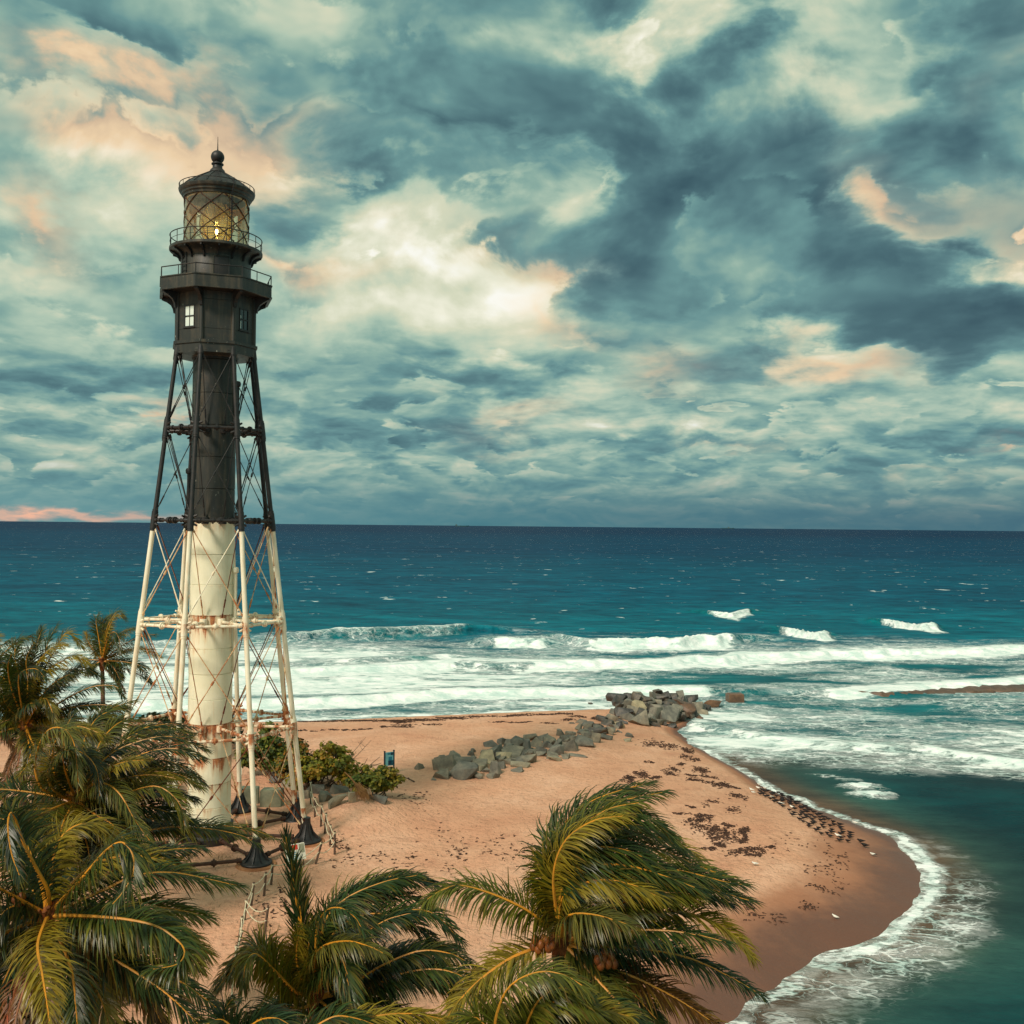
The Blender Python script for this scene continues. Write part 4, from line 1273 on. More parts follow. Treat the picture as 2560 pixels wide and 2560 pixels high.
    # curtains hung inside part of the glass
    for (a0, a1, zb0, zb1) in ((118, 150, 40.0, 39.2), (150, 196, 40.0, 39.75), (196, 240, 39.75, 40.0), (240, 276, 39.2, 40.0)):
        m = MB()
        A_ = np.linspace(radians(a0), radians(a1), 40)
        zb_ = np.linspace(zb0, zb1, 40)
        V = [TP(t, 1.72 + 0.05 * sin(t * 60), 40.38) for t in A_] + [TP(t, 1.70 + 0.06 * sin(t * 60 + 1), zz) for t, zz in zip(A_, zb_)]
        m.add(V, [(i, i + 1, 41 + i, 40 + i) for i in range(39)])
        m.build('curtain', M['ceiling_brass'], LH)

build_column()
build_legs()
build_bracing()
build_head()

# ------------------------------------------------------------------ coconut palms
WIND = np.array((1.0, -0.12, 0.0))
def catmull(P, m):
    P = np.array(P, float)
    Q = np.vstack([2 * P[0] - P[1], P, 2 * P[-1] - P[-2]])
    out = []
    for i in range(len(P) - 1):
        p0, p1, p2, p3 = Q[i:i + 4]
        t = np.linspace(0, 1, 12, endpoint=False)[:, None]
        out.append(0.5 * (2 * p1 + (p2 - p0) * t + (2 * p0 - 5 * p1 + 4 * p2 - p3) * t ** 2 + (3 * p1 - p0 - 3 * p2 + p3) * t ** 3))
    out.append(P[-1:])
    C = np.vstack(out)
    d = np.concatenate([[0], np.cumsum(np.linalg.norm(np.diff(C, axis=0), axis=1))])
    s = np.linspace(0, d[-1], m)
    return np.stack([np.interp(s, d, C[:, k]) for k in range(3)], 1), d[-1]

GREENS = [lin(50, 72, 30), lin(92, 98, 28), lin(40, 62, 34), lin(140, 124, 34), lin(58, 76, 30), lin(44, 60, 28)]  # deep and golden tones also put shadow and highlight into the leaves
def frond_mesh(curve, tone, leafl=0.85, droop=1.0, wind=0.45, dead=False, thin=1.0, lift=0.25, spread=1.0, r=None):
    """leaflets of one frond as a single mesh, and the midrib curve"""
    r = r or np.random.default_rng(1)
    n = max(48, int(112 * thin))
    C, L = catmull(curve, n + 1)
    T = np.gradient(C, axis=0)
    T /= np.linalg.norm(T, axis=1)[:, None]
    ref = np.array((-0.12, -0.40, 0.95)); ref /= np.linalg.norm(ref)
    S = np.cross(T, ref)
    S /= np.linalg.norm(S, axis=1)[:, None] + 1e-9
    for i in range(1, n + 1):
        if S[i] @ S[i - 1] < 0:
            S[i] *= -1
    for _ in range(4):
        S[1:-1] = (S[:-2] + S[1:-1] + S[2:]) / 3
    S /= np.linalg.norm(S, axis=1)[:, None] + 1e-9
    N = np.cross(S, T)
    t = np.linspace(0, 1, n + 1)
    i0 = int(0.10 * n)
    idx = np.repeat(np.arange(i0, n + 1), 2)
    side = np.tile([1.0, -1.0], n + 1 - i0)
    k = len(idx)
    tt = np.clip(t[idx] + r.normal(0, 0.004, k), 0, 1)
    ang = np.radians((66 - 44 * tt ** 1.3) * spread + r.normal(0, 9, k))
    base = C[idx] + T[idx] * (r.normal(0, 0.012, k))[:, None]
    d = np.cos(ang)[:, None] * T[idx] + (np.sin(ang) * side)[:, None] * S[idx] + (lift * (1 - 0.5 * tt) + r.normal(0, 0.17, k))[:, None] * N[idx]
    d /= np.linalg.norm(d, axis=1)[:, None]
    prof = np.interp(tt, [0.0, 0.10, 0.30, 0.55, 0.8, 1.0], [0.35, 0.62, 1.0, 1.0, 0.78, 0.42])
    ll = leafl * prof * r.uniform(0.82, 1.12, k)
    if dead:
        ll *= r.uniform(0.4, 1.0, k)
    dro = droop * r.uniform(0.55, 1.5, k)
    wnd = wind * r.uniform(0.7, 1.3, k)
    segs = 4
    P = [base]
    D = [d]
    cur = d.copy()
    for q in range(segs):
        w = 0.25 + 0.75 * (q / (segs - 1))
        cur = cur + (np.array((0, 0, -1.0))[None] * (dro * w * 0.42)[:, None] + WIND[None] * (wnd * w * 0.42)[:, None])
        cur /= np.linalg.norm(cur, axis=1)[:, None]
        P.append(P[-1] + cur * (ll / segs)[:, None])
        D.append(cur.copy())
    wid = (0.013 + 0.008 * r.random(k)) * (0.6 + 0.6 * prof) * (leafl / 0.85) ** 0.5
    shp = [0.5, 1.0, 0.92, 0.6]
    V = np.zeros((k, 2 * segs + 1, 3))
    for q in range(segs):
        wv = np.cross(D[q], N[idx])
        wv /= np.linalg.norm(wv, axis=1)[:, None] + 1e-9
        fold = 0.35 * N[idx]
        V[:, 2 * q] = P[q] + (wv + fold) * (wid * shp[q])[:, None]
        V[:, 2 * q + 1] = P[q] - (wv - fold) * (wid * shp[q])[:, None]
    V[:, 2 * segs] = P[segs]
    fq = []
    for q in range(segs - 1):
        fq.append((2 * q, 2 * q + 1, 2 * q + 3, 2 * q + 2))
    off = (np.arange(k) * (2 * segs + 1))[:, None, None]
    Fq = (np.array(fq)[None] + off).reshape(-1, 4)
    a, b, c = 2 * segs - 2, 2 * segs - 1, 2 * segs
    Ft = (np.array([(a, b, c)])[None] + off).reshape(-1, 3)
    nv = V.reshape(-1, 3)
    faces_flat = np.concatenate([Fq.ravel(), Ft.ravel()]).astype(np.int32)
    starts = np.concatenate([np.arange(len(Fq)) * 4, len(Fq) * 4 + np.arange(len(Ft)) * 3]).astype(np.int32)
    me = bpy.data.meshes.new('frond')
    me.vertices.add(len(nv)); me.vertices.foreach_set('co', nv.astype(np.float32).ravel())
    me.loops.add(len(faces_flat)); me.loops.foreach_set('vertex_index', faces_flat)
    me.polygons.add(len(starts)); me.polygons.foreach_set('loop_start', starts)
    me.polygons.foreach_set('use_smooth', np.ones(len(starts), bool))
    me.update(calc_edges=True)
    g0 = np.array(tone[:3])
    col = np.repeat((0.76 * g0[None] * r.uniform(0.45, 1.6, (k, 1)))[:, None, :], 2 * segs + 1, 1)
    yel = np.array(lin(150, 132, 40)[:3]); brn = np.array(lin(120, 78, 36)[:3])
    yt = (r.random(k) < 0.28)[:, None] * np.linspace(0, 1, 2 * segs + 1)[None] ** 2
    col = col * (1 - 0.6 * yt[..., None]) + yel * 0.6 * yt[..., None]
    bt = (r.random(k) < (0.16 if not dead else 0.9))[:, None] * np.linspace(0.1, 1, 2 * segs + 1)[None] ** (3 if not dead else 0.3)
    col = col * (1 - 0.75 * bt[..., None]) + brn * 0.75 * bt[..., None] * r.uniform(0.6, 1.2, (k, 1, 1))
    vcol(me, 'leaf', col.reshape(-1, 3))
    me.materials.append(M['frond'])
    return me, C, L

def bend(start, az, el, L, grav, wind, steps=22):
    """a rachis that leaves the crown at (az, el) and yields to weight and wind"""
    d = np.array((sin(az) * cos(el), cos(az) * cos(el), sin(el)))
    p = np.array(start, float)
    out = [p.copy()]
    ds = L / steps
    for i in range(steps):
        f = (i / steps) ** 1.2
        d = d + (np.array((0, 0, -1.0)) * grav * f + WIND * wind * f) * (3.2 / steps)
        d /= np.linalg.norm(d)
        p = p + d * ds
        out.append(p.copy())
    return np.array(out[::3] + ([out[-1]] if (len(out) - 1) % 3 else []))

def palm(label, crown_px, Y, manual, generic=10, seed=1, L=4.2, leafl=0.85, trunk_lean=(-0.8, 0.3), dead=0, coconuts=(), tone_shift=1.0, azr=(0, 360), elr=(-25, 70), wind=0.55, thin=1.0):
    r = np.random.default_rng(seed)
    C = at_y(crown_px[0], crown_px[1], Y)
    bx, by = C[0] + trunk_lean[0], C[1] + trunk_lean[1]
    bz = gz(bx, by) - 0.15
    root = thing('coconut_palm', label, 'palm tree', (bx, by, bz), 'windblown coconut palms')
    # trunk with ring scars
    m = MB()
    npt = 46
    t = np.linspace(0, 1, npt)
    cx = bx + (C[0] - bx) * t ** 1.5
    cy = by + (C[1] - by) * t ** 1.5
    cz = bz + (C[2] - 0.15 - bz) * t
    rad = 0.19 - 0.06 * t + 0.10 * np.exp(-t / 0.06) + 0.012 * (np.arange(npt) % 2)
    m.tube(np.stack([cx, cy, cz], 1), rad, 10)
    m.build('trunk', M['trunk'], root, smooth=0.25)
    m = MB()
    m.tube([C + (0, 0, -0.75), C + (0, 0, -0.4), C + (0, 0, 0.0), C + (0, 0, 0.25)], [0.15, 0.24, 0.22, 0.06], 10)
    for q in range(14):
        a = q * 2.4
        d = np.array((cos(a), sin(a), 0.55 + 0.5 * (q % 3)))
        m.tube([C + (0, 0, -0.4 + 0.03 * q), C + d * 0.28 + (0, 0, -0.3 + .03 * q)], [0.09, 0.05], 6)
    m.build('crown_shaft', M['fibre'], root)
    def add(curve, **kw):
        dead_ = kw.get('dead', False)
        tone = np.array(GREENS[int(r.integers(len(GREENS)))][:3]) * tone_shift
        if 'tone' in kw:
            tone = np.array(kw.pop('tone')[:3])
        kw.setdefault('leafl', leafl * r.uniform(0.9, 1.1))
        kw.setdefault('thin', thin)
        me, CC, LL = frond_mesh(curve, tone, r=r, **kw)
        V = np.zeros(len(me.vertices) * 3, np.float32)
        me.vertices.foreach_get('co', V)
        V = V.reshape(-1, 3) - np.array((bx, by, bz), np.float32)
        me.vertices.foreach_set('co', V.ravel())
        me.update()
        fo = link('frond', me, root)
        mb = MB()
        tt = np.linspace(0, 1, len(CC))
        mb.tube(CC[::2], np.interp(tt[::2], [0, 0.1, 1], [0.062, 0.046, 0.009]) * (leafl / 0.85), 6)
        mb.build('midrib', M['rachis_dead'] if dead_ else M['rachis'], fo)
        return fo
    for item in manual:
        px = item[0]
        dd = item[1] if len(item) > 1 else 0.0
        kw = dict(item[2]) if len(item) > 2 else {}
        n = len(px)
        pts = [C]
        for i, (x, y) in enumerate(px):
            f = (i + 1) / n
            pts.append(at_y(x, y, Y + (dd if np.isscalar(dd) else np.interp(f, np.linspace(0, 1, len(dd)), dd)) * (f if np.isscalar(dd) else 1)))
        add(pts, **kw)
        if r.random() < (0.75 if kw.get('wind', 0.45) >= 0.9 else 0.3):
            k2 = dict(kw); k2['wind'] = kw.get('wind', 0.45) * r.uniform(0.7, 1.2); k2['droop'] = kw.get('droop', 1.0) * r.uniform(0.8, 1.4)
            k2.pop('tone', None)
            o_ = r.normal(0, 1, 3) * 0.28 + np.array((0, 0.35, 0))
            add([p + o_ * (i / (len(pts) - 1)) for i, p in enumerate(pts)], **k2)
    for q in range(generic):
        az = radians(r.uniform(*azr))
        el = radians(elr[0] + (elr[1] - elr[0]) * ((q + r.random()) / generic))
        add(bend(C, az, el, L * r.uniform(0.85, 1.1), r.uniform(0.28, 0.5), wind * r.uniform(0.5, 1.1)), droop=r.uniform(0.7, 1.3), wind=r.uniform(0.3, 0.8))
    for q in range(dead):
        az = radians(r.uniform(0, 360))
        add(bend(C + (0, 0, -0.4), az, radians(r.uniform(-70, -35)), L * r.uniform(0.5, 0.8), 0.9, 0.1), droop=1.6, wind=0.1, dead=True, tone=lin(124, 88, 54), leafl=0.6)
    for (px, py, dy) in coconuts:
        m = MB()
        c = at_y(px, py, Y + dy)
        prof = [(0.001, -0.125), (0.06, -0.11), (0.098, -0.05), (0.105, 0.0), (0.092, 0.06), (0.05, 0.115), (0.001, 0.13)]
        m.lathe(prof, c, 12)
        m.build('coconut', M['coconut'], root, smooth=1.2)
    return root

def build_palms():
    D = dict
    # the big palm at the lower right: a mane of fronds blown over to the right
    palm('big windblown palm at lower right with orange coconuts and a mane of fronds swept right', (1402, 2352), 26.0, [
        ([(1335, 2288), (1250, 2243), (1160, 2215), (1108, 2224), (1066, 2250)], -0.6, D(droop=1.5, wind=0.1)),
        ([(1390, 2250), (1388, 2170), (1405, 2110), (1440, 2062), (1500, 2022), (1580, 1996), (1664, 1980)], 0.8, D(wind=1.0)),
        ([(1398, 2235), (1415, 2145), (1470, 2085), (1560, 2060), (1640, 2078), (1705, 2120)], 0.2, D(wind=1.0)),
        ([(1405, 2225), (1445, 2150), (1530, 2110), (1640, 2122), (1745, 2165), (1850, 2205)], 0.4, D(wind=0.9)),
        ([(1425, 2260), (1490, 2200), (1600, 2182), (1720, 2205), (1820, 2236), (1876, 2252)], -0.3, D(wind=0.9)),
        ([(1392, 2230), (1405, 2130), (1470, 2058), (1550, 2030), (1630, 2050), (1680, 2090)], -0.7, D(wind=1.1)),
        ([(1388, 2260), (1384, 2190), (1398, 2130), (1430, 2085), (1490, 2050), (1560, 2040)], -1.0, D(wind=1.1)),
        ([(1395, 2260), (1395, 2200), (1420, 2150), (1480, 2120), (1560, 2125), (1640, 2160), (1700, 2200)], -0.8, D(wind=1.0)),
        ([(1400, 2250), (1420, 2200), (1480, 2165), (1570, 2165), (1660, 2190), (1740, 2220)], -1.2, D(wind=1.0)),
        ([(1402, 2270), (1430, 2225), (1500, 2200), (1580, 2210), (1650, 2240)], -1.4, D(wind=1.0)),
        ([(1392, 2240), (1396, 2170), (1440, 2110), (1520, 2080), (1620, 2085), (1720, 2130), (1780, 2180)], 1.0, D(wind=1.0)),
        ([(1500, 2315), (1600, 2288), (1700, 2280), (1785, 2305), (1840, 2345), (1878, 2392)], -0.5, D(wind=0.3, lift=0.6)),
        ([(1500, 2305), (1590, 2272), (1680, 2240), (1760, 2235), (1830, 2262)], 0.6, D(wind=0.5)),
        ([(1500, 2366), (1600, 2372), (1720, 2395), (1820, 2440), (1904, 2488)], -0.3, D(wind=0.2)),
        ([(1510, 2412), (1600, 2450), (1700, 2502), (1800, 2568)], -0.8, D(wind=0.2, tone=lin(96, 66, 26))),
        ([(1335, 2372), (1270, 2400), (1200, 2450), (1140, 2512), (1105, 2570)], -1.0, D(wind=0.1)),
        ([(1412, 2300), (1440, 2285), (1490, 2288), (1540, 2302), (1572, 2312)], [-0.6, -1.4, -2.2, -2.6], D(droop=1.3, wind=0.3, tone=lin(84, 84, 34))),
        ([(1470, 2425), (1530, 2490), (1600, 2568)], -1.4, D(wind=0.2, tone=lin(80, 84, 30))),
        ([(1500, 2400), (1570, 2470), (1660, 2570)], -0.6, D(wind=0.2)),
        ([(1430, 2440), (1450, 2500), (1470, 2570)], -1.2, D(wind=0.2)),
    ], generic=3, seed=21, leafl=1.0, thin=1.35, azr=(60, 140), elr=(-10, 50), wind=0.7,
        coconuts=[(1338, 2350, -.4), (1352, 2362, -.45), (1366, 2352, -.4), (1380, 2364, -.5), (1334, 2366, -.3), (1372, 2370, -.5), (1358, 2348, -.3), (1388, 2352, -.4), (1346, 2374, -.4),
                  (1508, 2398, -.7), (1520, 2410, -.7), (1502, 2414, -.8), (1528, 2392, -.6), (1536, 2410, -.6), (1512, 2384, -.6), (1495, 2400, -.8)])
    # lower centre palm with one upright spear leaf
    palm('coconut palm at bottom centre with one narrow upright frond standing on its left', (790, 2492), 28.0, [
        ([(772, 2410), (757, 2330), (748, 2256), (740, 2196), (732, 2140)], 0.2, D(leafl=0.9, droop=-0.2, wind=0.15, lift=0.05, thin=0.7, spread=0.5)),
        ([(800, 2400), (812, 2305), (868, 2245), (960, 2205), (1045, 2188)], 0.8, D(wind=0.8)),
        ([(806, 2380), (832, 2290), (900, 2222), (990, 2190), (1062, 2200)], 1.4, D(wind=0.8)),
        ([(790, 2400), (793, 2320), (815, 2278), (850, 2270), (885, 2292), (905, 2322)], [-0.5, -1.2, -2, -2.4], D(droop=1.2)),
        ([(845, 2375), (920, 2312), (1000, 2279), (1080, 2283), (1150, 2350)], 0.3, D(wind=0.5)),
        ([(788, 2400), (812, 2364), (870, 2353), (922, 2366), (960, 2384)], [-0.6, -1.6, -2.4, -2.8], D(droop=1.3, tone=lin(92, 92, 34))),
        ([(870, 2466), (960, 2412), (1050, 2378), (1130, 2386), (1194, 2424)], -0.2, D(wind=0.3)),
        ([(890, 2485), (1000, 2436), (1100, 2424), (1178, 2456), (1190, 2500)], -0.8, D(wind=0.3)),
        ([(735, 2470), (690, 2415), (640, 2374), (595, 2410), (540, 2475)], -0.5, D(wind=0.1, droop=1.5)),
        ([(740, 2480), (690, 2430), (640, 2385), (615, 2410), (608, 2466)], [-0.4, -1, -1.6, -2], D(wind=0.15, droop=1.5)),
        ([(810, 2430), (845, 2400), (868, 2450), (884, 2520)], [-0.5, -1.4, -2.2, -2.6], D(droop=1.2)),
        ([(880, 2512), (960, 2530), (1070, 2556)], -0.8),
        ([(815, 2390), (850, 2300), (920, 2250), (1010, 2240), (1080, 2262)], 1.0, D(wind=0.8)),
        ([(800, 2420), (830, 2340), (900, 2290), (990, 2290), (1060, 2330), (1100, 2380)], 0.4, D(wind=0.6)),
        ([(770, 2440), (770, 2380), (782, 2330), (800, 2300)], -0.6, D(leafl=0.7, droop=1.8)),
        ([(765, 2470), (745, 2420), (742, 2370), (752, 2320)], -0.3, D(leafl=0.7, droop=1.8)),
        ([(760, 2520), (700, 2520), (640, 2550), (600, 2590)], -0.8),
        ([(830, 2530), (880, 2560), (930, 2600)], -1.2),
    ], generic=3, seed=33, leafl=0.95, thin=1.35, azr=(40, 150), elr=(-10, 60))
    # left foreground palm
    palm('nearest coconut palm at bottom left with looping orange midribs over the sand', (120, 2288), 25.0, [
        ([(205, 2196), (262, 2130), (302, 2106), (330, 2132), (333, 2182), (306, 2232), (278, 2264)], [-0.3, -0.8, -1.2, -1.6, -2.0], D(droop=1.5, wind=0.35, leafl=1.05)),
        ([(240, 2292), (330, 2301), (400, 2320), (450, 2358), (461, 2386), (440, 2412), (378, 2424)], [-0.3, -0.8, -1.2, -1.8, -2.2], D(droop=1.6, wind=0.25, leafl=1.05)),
        ([(95, 2360), (105, 2430), (116, 2500), (128, 2580)], [-1, -2, -3, -3.8], D(leafl=0.95, droop=0.8, wind=0.2)),
        ([(70, 2264), (25, 2270), (0, 2295), (-30, 2345)], -1.0, D(wind=0.1, droop=1.4)),
        ([(240, 2372), (340, 2432), (425, 2492), (505, 2570)], -0.8, D(wind=0.3)),
        ([(250, 2230), (340, 2190), (430, 2182), (520, 2198), (600, 2216)], 1.0, D(wind=0.6, droop=1.1)),
        ([(230, 2340), (300, 2400), (360, 2472), (405, 2560)], -0.4, D(wind=0.3, tone=lin(92, 70, 30))),
        ([(190, 2370), (230, 2440), (260, 2520), (280, 2590)], -0.8, D(wind=0.3)),
        ([(170, 2220), (240, 2160), (320, 2140), (400, 2150), (470, 2175)], 1.5, D(wind=0.6)),
        ([(60, 2340), (30, 2410), (0, 2480), (-20, 2560)], -0.8, D(wind=0.1)),
        ([(80, 2400), (40, 2470), (10, 2560)], -1.2, D(wind=0.2, dead=True, tone=lin(150, 70, 34))),
        ([(100, 2200), (70, 2120), (30, 2060), (-20, 2040)], 0.5, D(wind=0.4)),
        ([(130, 2200), (140, 2120), (180, 2070), (240, 2060), (300, 2090)], 1.0, D(wind=0.6)),
        ([(120, 2230), (90, 2170), (60, 2110), (32, 2034), (20, 2060), (28, 2130), (50, 2192)], [0, -0.5, -1.0, -1.6, -2], D(wind=0.4, leafl=0.8)),
        ([(200, 2300), (280, 2330), (360, 2340), (430, 2362), (500, 2420)], 0.5, D(wind=0.4)),
        ([(150, 2350), (180, 2430), (190, 2520), (195, 2590)], -1.6, D(wind=0.2)),
    ], generic=8, seed=5, azr=(0, 360), elr=(-30, 40), dead=5, trunk_lean=(-0.9, 0.4), leafl=0.97, thin=1.1,
        coconuts=[(40, 2250, -.3), (54, 2244, -.3), (30, 2242, -.2), (47, 2260, -.4)])
    # palm behind it, reaching across the tower's left legs
    palm('dense dark coconut palm in front of the lighthouse left legs', (190, 2000), 34.0, [
        ([(110, 1975), (88, 1920), (96, 1868), (118, 1828), (147, 1819), (172, 1834), (188, 1872), (196, 1960)], [-0.6, -1.2, -1.8, -2.2, -2.6], D(droop=1.2, wind=0.5, tone=lin(96, 100, 44))),
        ([(222, 1966), (260, 1958), (300, 1986), (340, 2055), (382, 2112)], [-0.5, -1.4, -2.2, -2.6], D(droop=1.2, wind=0.5, tone=lin(88, 92, 36))),
        ([(260, 1900), (340, 1856), (430, 1842), (515, 1874)], 0.4, D(wind=0.8, droop=0.7)),
        ([(270, 1890), (340, 1836), (420, 1822), (480, 1834)], 1.2, D(wind=0.8)),
        ([(280, 1930), (360, 1884), (440, 1872), (505, 1896)], -0.5, D(wind=0.8, droop=0.7)),
        ([(300, 1985), (390, 1966), (446, 2006), (462, 2066)], [-0.6, -1.0, -1.4, -1.6], D(wind=0.6, droop=0.9)),
        ([(290, 1960), (380, 1930), (450, 1938), (500, 1968)], 0.2, D(wind=0.8)),
        ([(330, 2072), (430, 2068), (520, 2072), (600, 2088), (645, 2112)], 0.6, D(wind=0.4, droop=1.1)),
        ([(230, 1910), (255, 1850), (300, 1806), (350, 1800)], 1.5, D(wind=0.8)),
        ([(205, 1900), (215, 1840), (250, 1790), (310, 1770)], 2.0, D(wind=0.8)),
        ([(250, 2060), (310, 2110), (370, 2150), (430, 2190)], 0.0, D(wind=0.5)),
        ([(150, 1960), (140, 1900), (160, 1850), (210, 1830), (270, 1850)], -1.0, D(wind=0.7)),
        ([(140, 1980), (120, 1940), (140, 1890), (200, 1880), (240, 1920), (250, 1990)], [-0.6, -1.2, -1.8, -2.2], D(droop=1.3, wind=0.5)),
        ([(230, 2040), (280, 2080), (320, 2150)], -1.5),
        ([(200, 2060), (220, 2120), (230, 2200)], -1.2),
        ([(130, 2020), (60, 2030), (10, 2070)], -1.0),
        ([(330, 1920), (400, 1900), (460, 1920), (510, 1960)], 1.2, D(wind=0.8)),
    ], generic=14, thin=1.2, seed=8, azr=(0, 360), elr=(-40, 50), dead=3, tone_shift=0.85)
    # upper left palm with dead skirt
    palm('coconut palm at left edge with brown dead skirt and fronds standing up in the wind', (64, 1812), 44.0, [
        ([(90, 1700), (110, 1640), (126, 1592), (142, 1566)], 0.3, D(wind=0.5, droop=0.3)),
        ([(50, 1700), (37, 1640), (46, 1602), (62, 1596)], 0.2, D(wind=0.5, droop=1.0)),
        ([(74, 1690), (90, 1620), (104, 1574)], 0.8, D(wind=0.5, droop=0.4)),
        ([(98, 1700), (138, 1625), (168, 1582), (206, 1618)], 0.5, D(wind=0.6)),
        ([(130, 1722), (195, 1668), (240, 1684)], 0.4, D(wind=0.6)),
        ([(150, 1756), (228, 1718), (288, 1716), (308, 1742)], -0.3, D(wind=0.4, droop=1.1)),
        ([(170, 1772), (255, 1762), (318, 1774)], -0.3, D(wind=0.5)),
        ([(48, 1730), (50, 1684), (88, 1672), (114, 1696)], [-0.6, -1.6, -2.2, -2.6], D(droop=1.6, wind=0.4)),
        ([(88, 1772), (112, 1746), (128, 1772), (138, 1806)], [-0.6, -1.4, -2.0, -2.4], D(droop=1.4, tone=lin(110, 104, 40))),
        ([(30, 1800), (-10, 1815), (-40, 1850)], -0.5),
        ([(70, 1850), (76, 1890), (50, 1935), (0, 1975)], [-0.6, -1.6, -2.4, -2.8], D(tone=lin(110, 100, 36))),
        ([(110, 1690), (160, 1650), (190, 1640), (220, 1660)], -0.5, D(wind=0.6)),
        ([(80, 1700), (100, 1650), (130, 1620), (160, 1612)], -0.6, D(wind=0.7)),
        ([(70, 1710), (66, 1650), (84, 1612)], -0.4, D(wind=0.6)),
        ([(120, 1790), (180, 1800), (230, 1830)], -0.5),
        ([(20, 1770), (10, 1740), (30, 1720)], -0.8, D(wind=0.6)),
    ], generic=10, seed=14, azr=(0, 360), elr=(-30, 70), dead=16, L=4.0, trunk_lean=(-0.3, 0.3))
    # far palm by the left legs
    palm('slim coconut palm standing behind the lighthouse left legs against the surf', (256, 1652), 76.0, [
        ([(246, 1592), (240, 1552), (247, 1536)], 0.3, D(wind=0.4, droop=0.8)),
        ([(263, 1590), (276, 1552), (296, 1528), (314, 1548)], 0.4, D(wind=0.6)),
        ([(268, 1584), (288, 1540), (304, 1540)], -0.6, D(wind=0.8)),
        ([(232, 1624), (218, 1598), (214, 1580)], 0.0, D(wind=0.3, leafl=0.6)),
        ([(290, 1602), (322, 1576), (354, 1570)], 0.5, D(wind=0.5)),
        ([(300, 1630), (352, 1622), (402, 1642)], 0.5, D(wind=0.5)),
        ([(305, 1650), (345, 1664), (378, 1708)], 0.5, D(wind=0.4)),
        ([(280, 1664), (300, 1700)], -0.8),
        ([(236, 1662), (216, 1684)], -0.4),
        ([(268, 1600), (282, 1580), (296, 1592), (300, 1630)], [-0.6, -1.4, -2, -2.4]),
        ([(262, 1600), (264, 1560), (280, 1536)], 0.8, D(wind=0.6)),
        ([(225, 1650), (200, 1662), (186, 1690)], 0.3),
    ], generic=5, seed=3, L=4.2, azr=(30, 150), elr=(-30, 60), leafl=0.95, thin=0.75, trunk_lean=(0.1, 0.2), dead=2)
    palm('coconut palm cut off by the left edge of the view', (-62, 1752), 46.0, [
        ([(-20, 1668), (18, 1660), (36, 1692)], -0.5, D(droop=1.4)),
        ([(-12, 1694), (14, 1702), (12, 1742)], -1.5, D(droop=1.4)),
        ([(-30, 1720), (10, 1740), (30, 1790)], -0.6),
        ([(-70, 1660), (-40, 1620), (-5, 1640)], 0.5),
    ], generic=12, seed=51, azr=(0, 360), elr=(-30, 70), dead=4)
    palm('low coconut palm at bottom edge whose frond tips show left of centre', (640, 2700), 24.0, [
        ([(600, 2600), (560, 2552), (520, 2560), (480, 2600)], -0.4, D(droop=1.4, wind=0.1)),
        ([(610, 2600), (640, 2556), (690, 2546), (740, 2572)], -0.8, D(droop=1.3)),
        ([(580, 2620), (560, 2540), (580, 2500), (596, 2502)], 0.3, D(leafl=0.5)),
        ([(720, 2620), (820, 2548), (880, 2544), (960, 2570)], 0.2),
        ([(740, 2640), (900, 2552), (1020, 2534), (1110, 2548)], 0.6),
    ], generic=1, seed=61, azr=(0, 360), elr=(-20, 40))
    palm('low coconut palm at bottom edge in front of the big right palm', (1290, 2660), 22.0, [
        ([(1240, 2580), (1255, 2500), (1290, 2454), (1350, 2430), (1410, 2438), (1465, 2470)], [0, -0.3, -0.6, -1.0], D(droop=1.2, wind=0.5, tone=lin(92, 98, 36))),
        ([(1310, 2580), (1340, 2500), (1390, 2470), (1450, 2490)], 0.6, D(wind=0.6)),
        ([(1330, 2600), (1400, 2548), (1470, 2540), (1540, 2560)], 0.2, D(wind=0.5)),
        ([(1240, 2600), (1190, 2545), (1140, 2560)], 0.0),
        ([(1320, 2580), (1360, 2520), (1420, 2500), (1490, 2530)], -0.6, D(wind=0.6)),
        ([(1350, 2600), (1440, 2530), (1530, 2520), (1620, 2560)], 0.8, D(wind=0.6)),
    ], generic=2, thin=1.3, seed=71, azr=(0, 360), elr=(-20, 40))
build_palms()

# ------------------------------------------------------------------ boulders of the groin
def boulder_meshes(mats, n, seed, flat=1.0, bev=0.032):
    r = np.random.default_rng(seed)
    out = []
    for i in range(n):
        bm = bmesh.new()
        k = int(r.integers(10, 15))
        for _ in range(k):
            v = r.normal(0, 1, 3)
            v /= np.linalg.norm(v)
            p = np.sign(v) * np.abs(v) ** 0.66                 # towards a block
            p *= r.uniform(0.72, 1.0)
            bm.verts.new((p[0], p[1], p[2] * flat))
        bmesh.ops.convex_hull(bm, input=bm.verts)
        loose = [v for v in bm.verts if not v.link_faces]
        bmesh.ops.delete(bm, geom=loose, context='VERTS')
        bmesh.ops.dissolve_limit(bm, angle_limit=radians(14), verts=bm.verts, edges=bm.edges)
        bmesh.ops.bevel(bm, geom=list(bm.edges), offset=bev, segments=1, profile=0.6, affect='EDGES', clamp_overlap=True)
        bmesh.ops.triangulate(bm, faces=[f for f in bm.faces if len(f.verts) > 4])
        for v in bm.verts:
            c = v.co
            w = mnoise.noise(Vector((c.x * 1.7 + i * 9, c.y * 1.7, c.z * 1.7)))
            v.co = c * (1 + 0.07 * w)
        mx = max(max(abs(q) for q in v.co) for v in bm.verts)
        for v in bm.verts:
            v.co /= mx
        me = bpy.data.meshes.new('boulder')
        bm.to_mesh(me)
        bm.free()
        me.polygons.foreach_set('use_smooth', [True] * len(me.polygons))
        me.set_sharp_from_angle(angle=0.5)
        me.materials.append(mats)
        out.append(me)
    return out
